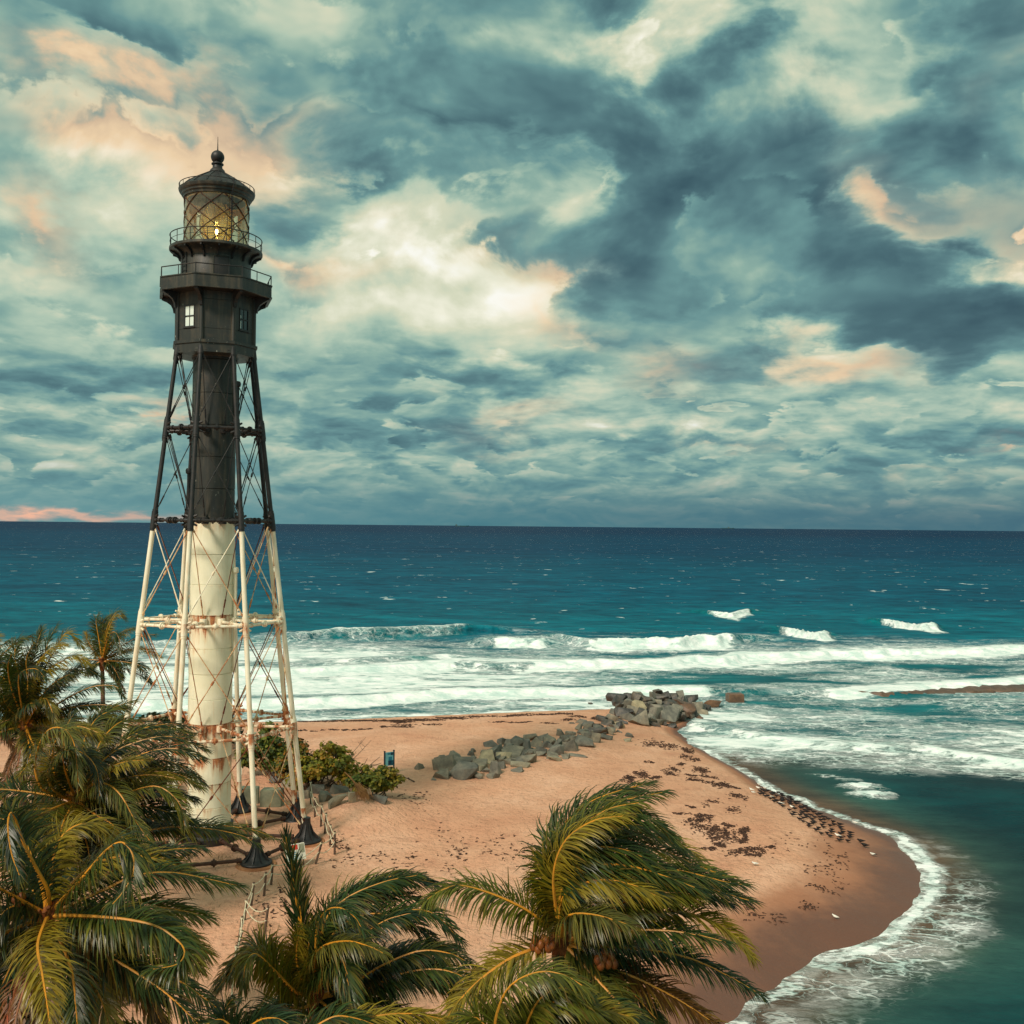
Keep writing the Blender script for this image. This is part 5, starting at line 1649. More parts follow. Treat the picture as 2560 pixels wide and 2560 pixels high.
RK = {}
for key, seed in (('rock', 1), ('rock_dark', 2), ('rock_pale', 3), ('rock_brown', 4)):
    RK[key] = boulder_meshes(M[key], 9, seed)
_o1 = ['first', 'second', 'third', 'fourth', 'fifth', 'sixth', 'seventh', 'eighth', 'ninth', 'tenth', 'eleventh', 'twelfth', 'thirteenth', 'fourteenth',
       'fifteenth', 'sixteenth', 'seventeenth', 'eighteenth', 'nineteenth']
ORD = _o1 + [(t + 'ieth' if u == 0 else t + 'y-' + _o1[u - 1]) for t in ('twent', 'thirt', 'fort', 'fift', 'sixt', 'sevent') for u in range(10)]
def boulder(p, w, h, key, label, group, r, dep=None, sink=0.3, nm='boulder'):
    me = RK[key][int(r.integers(9))]
    o = link(nm, me, None, p)
    d = dep or (w + h) * 0.5 * r.uniform(0.85, 1.2)
    o.scale = (w / 2 * 1.25, d / 2 * 1.15, h / 2 * 1.32)
    o.rotation_euler = (r.normal(0, 0.22), r.normal(0, 0.22), r.uniform(-0.35, 0.35) + (pi if r.random() < .5 else 0))
    tag(o, label, 'rock', group)
    return o
def build_groin():
    r = np.random.default_rng(12)
    S = 0.4658
    low = [(150, 505, 60, 45), (285, 490, 120, 85), (270, 545, 95, 65), (385, 465, 120, 70), (400, 530, 140, 105), (520, 515, 110, 70), (540, 555, 70, 35),
           (435, 420, 25, 30), (500, 455, 90, 80), (555, 420, 80, 80), (590, 370, 50, 45), (645, 375, 110, 50), (675, 375, 70, 65), (650, 430, 120, 75),
           (740, 350, 70, 45), (750, 400, 90, 85), (735, 460, 75, 70), (690, 495, 90, 40), (670, 527, 65, 25), (640, 480, 55, 30), (810, 350, 70, 50),
           (820, 390, 60, 40), (800, 435, 50, 40), (880, 325, 75, 40), (880, 420, 95, 65), (865, 462, 80, 35), (930, 355, 85, 55), (945, 395, 100, 70),
           (960, 325, 50, 25), (1030, 375, 95, 60), (1020, 300, 60, 40), (1015, 265, 55, 30), (1055, 280, 70, 35), (1105, 305, 100, 60), (1060, 340, 60, 40),
           (1095, 355, 50, 60), (1150, 350, 60, 30), (1120, 250, 65, 40), (1150, 270, 70, 40), (1195, 250, 85, 45), (1260, 365, 60, 22), (1250, 335, 80, 26),
           (1000, 446, 100, 14), (965, 272, 40, 15), (225, 575, 25, 15), (470, 490, 80, 60), (600, 450, 70, 60), (580, 500, 60, 40), (700, 430, 70, 60), (850, 370, 80, 60),
           (340, 460, 70, 60), (460, 545, 70, 60), (1225, 318, 40, 18), (905, 395, 70, 60), (985, 360, 60, 50), (780, 380, 70, 60), (620, 405, 70, 50)]
    high = [(1185, 215, 50, 40), (1200, 140, 120, 45), (1275, 130, 60, 40), (1265, 170, 80, 60), (1310, 150, 50, 60), (1325, 190, 70, 55), (1240, 215, 90, 50),
            (1270, 250, 90, 50), (1330, 250, 120, 80), (1355, 145, 80, 60), (1350, 185, 60, 40), (1440, 112, 70, 35), (1445, 135, 90, 50), (1415, 165, 60, 40),
            (1420, 190, 70, 50), (1420, 225, 85, 70), (1490, 170, 90, 50), (1490, 235, 110, 80), (1490, 210, 60, 40), (1440, 270, 60, 45), (1535, 165, 40, 60),
            (1550, 132, 40, 55), (1560, 155, 40, 40), (1605, 150, 75, 45), (1580, 200, 80, 70), (1610, 225, 60, 60), (1555, 250, 55, 45), (1690, 205, 65, 50),
            (1640, 190, 60, 50), (1500, 130, 60, 40), (1380, 130, 60, 40), (1390, 255, 50, 55), (1290, 210, 70, 55), (1380, 210, 70, 60), (1455, 200, 60, 50),
            (1530, 210, 70, 60), (1320, 130, 60, 45), (1660, 225, 60, 45), (1230, 180, 70, 50), (1545, 180, 60, 55)]
    rg = np.random.default_rng(15)
    for _ in range(34):
        u = rg.uniform(1200, 1660)
        vb_ = np.interp(u, [1130, 1185, 1260, 1330, 1440, 1550, 1620, 1700, 1740], [172, 236, 262, 288, 292, 278, 256, 234, 216])
        vt_ = np.interp(u, [1130, 1260, 1440, 1560, 1640, 1700], [140, 120, 105, 115, 160, 190])
        high.append((u, rg.uniform(vt_ + 15, vb_ - 8), rg.uniform(34, 62), rg.uniform(28, 48)))
    # long row over the sand, counted from the landward end
    rf = np.random.default_rng(5)
    for _ in range(84):
        u = rf.uniform(250, 1240)
        vc = np.interp(u, [150, 300, 500, 700, 900, 1100, 1260], [505, 495, 470, 425, 380, 310, 285])
        low.append((u, vc + rf.normal(0, 30 if u < 1000 else 22), rf.uniform(34, 72), rf.uniform(26, 50)))
    mid = lambda u: np.interp(u, [150, 300, 500, 700, 900, 1100, 1260], [505, 500, 480, 430, 385, 310, 300])
    off_ = lambda q: q[1] - mid(q[0])
    rows = (('near side', sorted(q for q in low if off_(q) > 24)), ('middle', sorted(q for q in low if -8 < off_(q) <= 24)), ('far side', sorted(q for q in low if off_(q) <= -8)))
    for rowname, row in rows:
        for i, (u, v, w, h) in enumerate(row):
            px, py = 980 + S * u, 1680 + S * v
            g_ = gnd(px, py + S * h * 0.34)
            k = g_[1] / FPX
            W, H = w * S * k, h * S * k
            key = 'rock_dark' if (u > 1100 and r.random() < 0.35) else ('rock_pale' if r.random() < 0.14 else 'rock')
            up = H * 0.20 if h > 28 else H * 0.06
            size = 'huge' if w > 115 else ('large' if w > 85 else ('middling' if w > 55 else 'small'))
            tone = {'rock': 'grey', 'rock_pale': 'pale grey', 'rock_dark': 'dark'}[key]
            shape = 'flat' if h < 0.45 * w else 'angular'
            boulder(g_ + (0, 0, up), W, H, key, f'{size} {tone} {shape} boulder, {ORD[i]} from the left along the {rowname} of the row', 'boulders in the row across the sand', r)
    # heap at the water: courses from its foot to its top
    hs = sorted(high, key=lambda q: -q[1])
    courses = [('foot of the heap', [q for q in hs if q[1] >= 230]), ('lower middle of the heap', [q for q in hs if 190 <= q[1] < 230]),
               ('upper middle of the heap', [q for q in hs if 150 <= q[1] < 190]), ('top of the heap', [q for q in hs if q[1] < 150])]
    for cname, row in courses:
        for i, (u, v, w, h) in enumerate(sorted(row)):
            px, py = 980 + S * u, 1680 + S * v
            vb = float(np.interp(u, [1130, 1185, 1260, 1330, 1440, 1550, 1620, 1700, 1740], [172, 236, 262, 288, 292, 278, 256, 234, 216]))
            Y0 = gnd(px, 1680 + S * vb)[1]
            Y = Y0 + 0.6 + 0.056 * max(0.0, vb - v - h * 0.4)
            p = at_y(px, py, Y)
            W, H = w * S * Y / FPX, h * S * Y / FPX
            key = 'rock_dark' if (u < 1300 and v < 160) or r.random() < 0.6 else ('rock_brown' if u > 1500 and r.random() < 0.45 else 'rock')
            if (u, v) in ((1325, 190), (1580, 200)):
                key = 'rock_pale' if u < 1400 else 'rock_brown'
            size = 'huge' if w > 105 else ('large' if w > 78 else ('middling' if w > 55 else 'small'))
            tone = {'rock': 'grey', 'rock_pale': 'pale tan', 'rock_dark': 'dark wet', 'rock_brown': 'reddish brown'}[key]
            boulder(p, W * 1.0, H * 1.0, key, f'{size} {tone} boulder, {ORD[i]} from the left in the {cname}', 'boulders in the heap at the water', r, dep=(W + H) * 0.6)
    # strays in the water
    p = at_z(1778, 1762, 0.25); boulder(p, 2.6, 1.1, 'rock_brown', 'long wedge shaped brown rock at the seaward end of the heap', None, r)
    p = at_z(1668, 1822, 0.05); boulder(p, 1.7, 0.6, 'rock_dark', 'low dark wet rock at the waterline under the heap', None, r)
    p = at_z(1476, 1759, 0.1); boulder(p, 0.7, 0.5, 'rock_dark', 'single little dark rock alone in the surf left of the heap', None, r)
    p = at_z(1750, 1797, 0.1); boulder(p, 0.9, 0.6, 'rock_brown', 'small brown rock in the wash at the foot of the heap', None, r)
    p = at_z(1690, 2340 - 519, 0.1)
    # squared block standing in the surf
    c = at_z(1837, 1755, 0.0)
    m = MB()
    m.obox(c + (0, 0, 0.35), (0.92, 0.10, 0), (-0.08, 0.7, 0), (0, 0.03, 0.62))
    m.obox(c + (0.05, 0, 1.0), (0.80, 0.08, 0), (-0.06, 0.6, 0), (0, 0.02, 0.04))
    b = m.build('stone_block', M['rock_brown'], None, smooth=0.3, loc=c)
    tag(b, 'squared brown stone block standing alone in the surf right of the rock heap', 'rock')
    # rocks by the shrubs right of the tower
    near = [(786, 1972, 46, 26, 'rock', 'rounded grey boulder under the bleached branches beside the tower'), (812, 1990, 32, 30, 'rock', 'dark grey boulder left of the pale slabs near the rope fence'),
            (848, 1972, 58, 26, 'rock', 'long grey boulder under the sea grape shrub'), (882, 1992, 20, 38, 'rock_pale', 'upright pale squared stone beside the brown dry palm skirt'),
            (848, 2000, 48, 34, 'rock_pale', 'pale slanting slab at the head of the sand mound'), (944, 1994, 46, 20, 'rock', 'low grey boulder at the foot of the low green shrub'),
            (876, 1956, 20, 14, 'rock_pale', 'little pale stone between the two shrubs'), (889, 1939, 15, 14, 'rock', 'small grey stone half hidden in the low shrub'),
            (760, 1985, 40, 22, 'rock', 'grey boulder between the tower leg and the fence end'), (720, 1958, 40, 26, 'rock', 'grey boulder behind the tower right legs'), (690, 1945, 40, 24, 'rock_dark', 'dark boulder in the shade behind the tower legs')]
    for (px, py, w, h, key, lab) in near:
        g_ = gnd(px, py + h * 0.4)
        k = g_[1] / FPX
        boulder(g_ + (0, 0, h * k * 0.22), w * k, h * k * 1.1, key, lab, 'rocks by the shrubs', r)
build_groin()

def build_blocks():
    for i, (x0, x1, y0, y1, lab) in enumerate(((592, 646, 1974, 2010, 'mossy grey concrete block behind the lighthouse column'), (648, 702, 1978, 2018, 'mossy grey concrete block nearer the right legs, right of its twin'))):
        a, b = gnd(x0, y1), gnd(x1, y1)
        k = a[1] / FPX
        c = (a + b) / 2
        m = MB()
        e = (b - a) / np.linalg.norm(b - a)
        n = np.array((-e[1], e[0], 0))
        hw, h = np.linalg.norm(b - a) / 2 - 0.03, (y1 - y0) * k
        m.obox(c + n * 0.45 + (0, 0, h / 2 - 0.1), e * hw, n * 0.42, (0, 0, h / 2 + 0.1))
        m.obox(c + n * 0.45 + (0, 0, h + 0.025), e * (hw - 0.05), n * 0.37, (0, 0, 0.024))
        o = m.build('concrete_block', M['green_concrete'], None, smooth=0.3, loc=c)
        tag(o, lab, 'block', 'concrete blocks behind the tower')
build_blocks()

# ------------------------------------------------------------------ shrubs
def shrub(label, base, size, seed, n=1500, leaf=0.14, cols=None, stems=7, group='shrubs round the lighthouse', low=False, bare=0):
    r = np.random.default_rng(seed)
    w, d, h = size
    root = thing('sea_grape_shrub' if not low else 'beach_shrub', label, 'shrub', base, group)
    base = np.array(base, float)
    nc = int(26 * max(1.0, w / 3.5))
    cl = []
    while len(cl) < nc:
        v = r.normal(0, 1, 3)
        v /= np.linalg.norm(v)
        v *= r.uniform(0.45, 1.0)
        if v[2] < -0.35:
            continue
        cl.append((v[0] * w / 2, v[1] * d / 2, h * (0.42 + 0.50 * v[2]) * (1 - 0.25 * abs(v[0]))))
    cl = np.array(cl)
    cs = r.uniform(0.24, 0.5, nc) * min(1.3, h / 2.2) * (0.9 if low else 1.0)
    ci = r.integers(0, nc, n)
    off = r.normal(0, 1, (n, 3))
    off /= np.linalg.norm(off, axis=1)[:, None]
    P = cl[ci] + off * (cs[ci] * r.uniform(0.5, 1.15, n))[:, None] * np.array((1.25, 1.25, 0.8))
    P[:, 2] = np.maximum(P[:, 2], 0.03)
    nrm = off * 0.8 + r.normal(0, 0.45, (n, 3)) + np.array((0, -0.1, 0.6))
    nrm /= np.linalg.norm(nrm, axis=1)[:, None]
    a = np.cross(nrm, r.normal(0, 1, (n, 3))); a /= np.linalg.norm(a, axis=1)[:, None]
    b = np.cross(nrm, a)
    s = leaf * r.uniform(0.6, 1.25, n)[:, None]
    ring = [(1.0, 0.0), (0.45, 0.80), (-0.5, 0.75), (-1.0, 0.0), (-0.5, -0.75), (0.45, -0.80)]
    V = np.stack([P + s * (q[0] * a + 0.85 * q[1] * b) - nrm * s * 0.18 * (abs(q[1])) for q in ring], 1)
    F = (np.array([[0, 1, 2, 3], [0, 3, 4, 5]])[None] + (np.arange(n) * 6)[:, None, None]).reshape(-1, 4)
    me = fast_mesh('foliage', V.reshape(-1, 3), F, [M['shrub']], smooth=False)
    cols = cols or [lin(64, 74, 26), lin(84, 88, 30), lin(110, 98, 30), lin(52, 64, 30), lin(136, 92, 34)]
    cc = np.array([c[:3] for c in cols])
    clump = r.integers(0, len(cols), nc)
    pick = np.where(r.random(n) < 0.6, clump[ci], r.integers(0, len(cols), n))
    c = cc[pick] * r.uniform(0.6, 1.35, (n, 1))
    vcol(me, 'leaf', np.repeat(c, 6, 0))
    link('foliage', me, root)
    for q in range(stems):
        t = cl[int(r.integers(nc))] * 0.9
        m = MB()
        st = np.array((r.normal(0, 0.12 * w), r.normal(0, 0.1 * d), -0.1))
        midp = (st + t) / 2 + r.normal(0, 0.16, 3)
        m.tube(base + catmull([st, midp, t], 10)[0], np.linspace(0.055, 0.018, 10), 6)
        m.build('stem', M['twig'], root)
    for q in range(bare):
        t = np.array((w * r.uniform(0.1, 0.75) , r.normal(0, .3), h * r.uniform(0.75, 1.15)))
        m = MB()
        st = np.array((0.1 * w, 0, h * 0.3))
        C = catmull([st, (st + t) / 2 + r.normal(0, 0.12, 3), t], 12)[0]
        m.tube(base + C, np.linspace(0.035, 0.01, 12), 5)
        for z in range(5):
            k = int(r.integers(5, 11))
            e = C[k] + r.normal(0, 0.3, 3) + (0, 0, 0.25)
            m.tube([base + C[k], base + (C[k] + e) / 2 + r.normal(0, .05, 3), base + e], [0.014, 0.011, 0.006], 4)
        m.build('bare_branch', M['twig'], root)
    return root
def shrub_px(label, x0, x1, y0, y1, seed, dscale=0.7, **kw):
    g_ = gnd((x0 + x1) / 2, y1)
    k = g_[1] / FPX
    w, h = (x1 - x0) * k, (y1 - y0) * k
    return shrub(label, g_, (w, w * dscale, h), seed, **kw)
DK = [lin(46, 54, 26), lin(60, 66, 28), lin(38, 46, 24), lin(78, 74, 30)]
DKG = [lin(88, 98, 32), lin(70, 86, 32), lin(112, 112, 38), lin(56, 72, 30)]
def build_shrubs():
    shrub_px('tall sea grape shrub with yellow green leaves right of the lighthouse', 732, 908, 1850, 1966, 1, n=3600, leaf=0.15, bare=5, stems=14, cols=[lin(156, 140, 44), lin(122, 122, 40), lin(178, 138, 50), lin(98, 104, 36), lin(138, 130, 42)])
    shrub_px('low dense green shrub in front of the blue beach sign', 864, 1008, 1900, 1990, 2, n=3400, leaf=0.12, cols=[lin(112, 114, 38), lin(88, 98, 32), lin(136, 122, 42), lin(70, 86, 32)], low=True)
    shrub_px('green sea grape shrub seen between the lighthouse right legs', 600, 745, 1800, 1940, 3, n=3000, leaf=0.15, cols=DKG)
    shrub_px('brownish green shrub against the right legs of the lighthouse', 690, 785, 1832, 1955, 4, n=2000, leaf=0.15)
    shrub_px('dark shrub behind the lighthouse column', 470, 620, 1772, 1860, 5, n=1800, leaf=0.17, cols=DK)
    shrub_px('dark dune shrub behind the left legs of the lighthouse', 320, 490, 1764, 1852, 6, n=2200, leaf=0.17, cols=DK)
    shrub_px('dark dune shrub left of the lighthouse by the slim palm trunk', 190, 345, 1772, 1850, 7, n=1900, leaf=0.17, cols=DK)
    shrub_px('dark dune shrub at the left edge in front of the surf', -40, 210, 1772, 1850, 8, n=2400, leaf=0.17, cols=DK)
    shrub_px('dark scrub under the palms left of the lighthouse feet', 260, 430, 1850, 1990, 9, n=2200, leaf=0.15, cols=DK)
    shrub_px('dark scrub thicket beneath the palms at the left edge', -60, 150, 1900, 2120, 10, n=2600, leaf=0.15, cols=DK)
    shrub_px('dark scrub thicket under the dense palm', 100, 330, 1960, 2160, 11, n=2800, leaf=0.14, cols=DK)
    shrub_px('dark scrub thicket under the nearest palm crown', -40, 200, 2200, 2420, 12, n=2600, leaf=0.13, cols=DK)
    shrub_px('low dull green bush at the foot of the nearest palm', 150, 330, 2330, 2500, 13, n=2000, leaf=0.12, cols=DK)
    shrub_px('brown green scrub in the bottom left corner', -40, 180, 2450, 2640, 14, n=2000, leaf=0.12, cols=[lin(90, 62, 34), lin(60, 52, 28), lin(46, 46, 24)])
    shrub_px('green bush between the sand mound and the lighthouse right foot', 742, 800, 1905, 1968, 15, n=600, leaf=0.13, cols=DK)
build_shrubs()

def twig_thing(name, label, cat, pts_list, matname='twig', rad=0.05):
    base = np.array(pts_list[0][0])
    m = MB()
    for P in pts_list:
        C, L = catmull(P, 14)
        m.tube(C, np.linspace(rad, rad * 0.3, 14), 6)
    o = m.build(name, M[matname], None, loc=base)
    return tag(o, label, cat)
def build_debris():
    def up(px, py, h, dx=0, dy=0):
        g_ = gnd(px, py)
        return g_ + np.array((dx, dy, h))
    a = up(782, 1962, 0.05)
    twig_thing('dead_branch', 'bleached forked dead branch bent over the rocks beside the shrub', 'branch',
               [[a, a + (0.4, 0, 0.5), a + (1.2, -.1, 0.7), a + (1.9, -.2, 1.3)], [a + (1.2, -.1, .7), a + (1.6, 0, 0.75), a + (2.1, 0.1, .9)], [a + (0.4, 0, .5), a + (0.2, 0, 1.1), a + (-.3, 0, 1.7)], [a + (1.3, -.1, .8), a + (1.4, 0, 1.3), a + (1.35, 0, 1.6)]], rad=0.07)
    a = up(884, 1960, 0.1)
    twig_thing('dead_branch', 'dry bare branch standing out of the low shrub towards the sign', 'branch',
               [[a, a + (0.6, 0, 0.7), a + (1.2, 0, 1.3), a + (1.9, 0, 1.9)], [a + (1.2, 0, 1.3), a + (1.6, 0, 1.3), a + (2.0, 0, 1.45)], [a + (.6, 0, .7), a + (.7, 0, 1.2), a + (1.0, 0, 1.8)]], rad=0.05)
    a = up(1036, 1956, 0.06)
    twig_thing('driftwood', 'thin piece of driftwood lying on sand right of the low shrub', 'driftwood', [[a, a + (-0.4, 0.2, 0.12), a + (-0.9, 0.5, 0.22)], [a + (-.4, .2, .12), a + (-.5, .1, .3)]], 'wood', 0.06)
    a = up(668, 2384, 0.08)
    twig_thing('driftwood', 'dark knotted piece of driftwood on the sand by the rope fence', 'driftwood',
               [[a, a + (0.25, .05, 0.05), a + (0.52, .1, 0.12)], [a + (0.52, .1, .1), a + (.55, .1, .3), a + (.5, .1, .42)], [a + (.2, .05, .05), a + (-.15, -.02, 0.02)]], 'wood', 0.075)
    # brown dry palm skirt hanging over the rocks
    g_ = gnd(905, 2008)
    r = np.random.default_rng(4)
    m = MB()
    top = g_ + np.array((-0.35, 0.25, 1.05))
    for i in range(120):
        e = g_ + np.array((r.normal(0.15, 0.32), r.normal(0, 0.2), r.uniform(0.0, 0.25)))
        s = top + r.normal(0, 0.12, 3)
        md = (s + e) / 2 + np.array((r.normal(0.1, .1), -0.1, 0.18))
        w = np.array((0.015, 0.004, 0))
        m.add([s - w, s + w, md + w, md - w, e], [(0, 1, 2, 3), (3, 2, 4)])
    m.tube([top, top + (-0.5, 0.2, 0.5), top + (-0.9, .4, .8)], [0.07, 0.05, 0.03], 6)
    o = m.build('dry_palm_frond', M['dry_grass'], None, smooth=0, loc=g_)
    tag(o, 'brown dry palm frond hanging between the pale stones', 'dead frond')
    # little tufts of beach grass, one object
    m = MB()
    for (cx, cy, rx, ry, n) in ((420, 2300, 110, 40, 500), (430, 2450, 70, 50, 700), (330, 2420, 60, 60, 600), (380, 2190, 80, 20, 300), (560, 2150, 40, 14, 160), (310, 2290, 60, 20, 300), (660, 2320, 30, 10, 60), (610, 2190, 50, 10, 50), (530, 2225, 50, 8, 90)):
        for i in range(n):
            px, py = cx + r.normal(0, rx * .5), cy + r.normal(0, ry * .5)
            p = gnd(px, py) if i % 6 == 0 else p0 + np.array((r.normal(0, .12), r.normal(0, .12), 0))
            if i % 6 == 0:
                p0 = p
            h = r.uniform(0.10, 0.28)
            e = p + np.array((r.normal(0.08, 0.08), r.normal(0, 0.08), h))
            w = np.array((cos(i), sin(i), 0)) * 0.010
            m.add([p - w, p + w, e], [(0, 1, 2)])
    o = m.build('beach_grass', M['beach_grass'], None, smooth=0, loc=gnd(420, 2300))
    o['kind'] = 'stuff'
build_debris()

# ------------------------------------------------------------------ wrack: strands of dry seaweed
def build_wrack():
    r = np.random.default_rng(9)
    S = 0.4658
    T = lambda u, v: (1500 + .3623 * u, 1780 + .3623 * v)
    patches = []   # px, py, half width, half height, clumps
    for (u, v, a, b, n) in ((405, 225, 110, 22, 160), (600, 270, 50, 20, 120), (620, 320, 70, 18, 90), (570, 365, 40, 14, 40), (330, 345, 34, 8, 30), (290, 435, 46, 22, 110), (190, 465, 44, 24, 110),
                            (380, 457, 46, 14, 60), (205, 545, 90, 24, 190), (690, 405, 60, 18, 110), (490, 395, 60, 30, 60), (620, 440, 50, 8, 40), (740, 445, 60, 8, 40), (720, 475, 110, 12, 90),
                            (850, 510, 80, 16, 100), (935, 525, 30, 8, 40), (950, 590, 70, 30, 60), (620, 655, 35, 8, 20), (740, 735, 70, 24, 100), (660, 775, 70, 40, 90), (830, 840, 110, 46, 250),
                            (1000, 830, 46, 26, 90), (1000, 880, 34, 22, 60), (820, 920, 50, 16, 60), (1010, 965, 130, 26, 160), (900, 780, 60, 10, 40), (560, 700, 60, 8, 30), (1170, 930, 34, 8, 30), (760, 945, 60, 10, 30),
                            (480, 430, 50, 8, 30), (800, 640, 100, 30, 30), (900, 690, 110, 30, 30)):
        x, y = T(u, v)
        patches.append((x, y, a * .3623, b * .3623, n))
    for (u, v, a, b, n) in ((40, 268, 60, 6, 120), (180, 258, 90, 7, 160), (330, 248, 90, 7, 150), (480, 238, 60, 5, 70), (620, 236, 110, 5, 140), (760, 230, 70, 5, 80), (900, 225, 70, 6, 90), (990, 240, 50, 6, 50),
                            (140, 285, 120, 6, 60), (600, 268, 60, 5, 50), (700, 270, 40, 4, 40), (960, 255, 60, 6, 40), (820, 275, 60, 4, 20), (1070, 248, 30, 8, 30)):
        patches.append((980 + S * u, 1680 + S * v, a * S, b * S, n))
    for (u, v, a, b, n) in ((500, 125, 320, 7, 200), (1050, 120, 180, 6, 160), (1340, 120, 80, 9, 130), (1560, 120, 150, 10, 180), (1840, 110, 110, 12, 150), (740, 240, 80, 6, 40), (900, 245, 60, 7, 40), (1040, 240, 70, 5, 35),
                            (1200, 230, 70, 6, 35), (1350, 195, 60, 12, 50), (1600, 200, 200, 5, 80), (450, 258, 30, 4, 15), (300, 250, 60, 10, 25), (580, 245, 30, 5, 10)):
        patches.append((700 + .1863 * u, 1780 + .1863 * v, a * .1863, b * .1863, n))
    # scattered bits: trampled beach, tide line round the tip
    for (x, y, a, b, n) in ((1180, 2100, 140, 60, 60), (1060, 2000, 80, 40, 30), (1130, 2150, 40, 30, 26), (860, 2110, 60, 20, 40), (900, 2160, 90, 30, 30), (680, 2280, 90, 60, 40), (700, 2240, 40, 30, 20),
                            (1350, 2230, 20, 10, 24), (1100, 2210, 120, 80, 30), (2060, 2190, 50, 22, 30), (2090, 2145, 40, 30, 16), (2110, 2170, 16, 40, 20), (2050, 2225, 40, 10, 24), (2000, 2265, 40, 12, 22), (1930, 2300, 60, 14, 24),
                            (1870, 2265, 14, 8, 14), (1730, 2310, 60, 18, 18), (1950, 2110, 60, 30, 14), (2030, 2100, 80, 30, 10)):
        patches.append((x, y, a, b, n))
    m = MB()
    for (cx, cy, a, b, n) in patches:
        n = int(n * 1.35)
        kc = max(3, n // 18)
        cen = [(cx + r.uniform(-1, 1) * a * .85, cy + r.uniform(-1, 1) * b * .85) for _ in range(kc)]
        for i in range(n):
            c = cen[int(r.integers(kc))]
            px, py = c[0] + r.normal(0, a * .26), c[1] + r.normal(0, b * .30)
            p = at_z(px, py, 1.9)
            z = 1.9
            q = p
            if i % 10 == 0:
                qq = gnd(px, py); zz = qq[2]
            p = at_z(px, py, zz)
            # a short curled strand, a strip with some height
            L = r.uniform(0.06, 0.26) * (1.0 if p[1] < 95 else 1.4)
            an = r.normal(0.1, 0.7)
            d = np.array((cos(an), sin(an), 0)); nn = np.array((-d[1], d[0], 0))
            w = r.uniform(0.012, 0.045)
            h = r.uniform(0.02, 0.07)
            z0 = gz_fast(p[0], p[1]) + 0.006
            b0 = np.array((p[0], p[1], z0))
            cv = nn * r.normal(0, 0.10)
            k = [b0 - d * L / 2, b0 - d * L * .15 + cv, b0 + d * L * .2 + cv * .6, b0 + d * L / 2 - cv]
            V = []
            for j, e in enumerate(k):
                ww = w * (0.35, 1, .9, .3)[j]
                V += [e - nn * ww, e + nn * ww * .2 + (0, 0, h * (0.3, 1, 1, .3)[j]), e + nn * ww]
            F = []
            for j in range(3):
                o_ = 3 * j
                F += [(o_, o_ + 3, o_ + 4, o_ + 1), (o_ + 1, o_ + 4, o_ + 5, o_ + 2)]
            m.add(V, F)
    o = m.build('seaweed', M['wrack'], None, smooth=0, loc=gnd(1700, 2000))
    o['kind'] = 'stuff'
build_wrack()

# ------------------------------------------------------------------ birds resting on the spit
def bird_mesh(body, cap, seed, gull=False):
    m = MB()
    L = 0.46 if not gull else 0.44
    # one body from bill to tail (x forward), wings folded past the tail
    prof = [(-0.62, 0.005, 0.16), (-0.45, 0.022, 0.165), (-0.25, 0.06, 0.17), (0.0, 0.088, 0.175), (0.18, 0.085, 0.19), (0.30, 0.055, 0.225), (0.38, 0.050, 0.25), (0.46, 0.048, 0.262), (0.53, 0.028, 0.258), (0.56, 0.012, 0.25)]
    m.tube([(x * L, 0, z * L / .42) for x, _, z in prof], [q * L / .42 for _, q, _ in prof], 8, 0)
    m.tube([(0.55 * L, 0, 0.25 * L / .42), (0.66 * L, 0, 0.236 * L / .42), (0.74 * L, 0, 0.22 * L / .42)], [0.016, 0.012, 0.002], 6, 2)
    for s in (-1, 1):
        m.add([(0.20 * L, s * .095, .21), (-0.25 * L, s * .088, .22), (-0.78 * L, s * .02, .185), (-0.2 * L, s * .10, .15)], [(0, 1, 2, 3)], 1)
        m.tube([(0.02 * L, s * .035, 0.10), (0.02 * L, s * .035, 0.0)], 0.008, 4, 2)
    o = m.build('bird', [M[body], M[cap], M['bill']], None, smooth=1.0, loc=(0, 0, 0))
    me = o.data
    # white breast on the dark birds
    bpy.data.objects.remove(o)
    return me
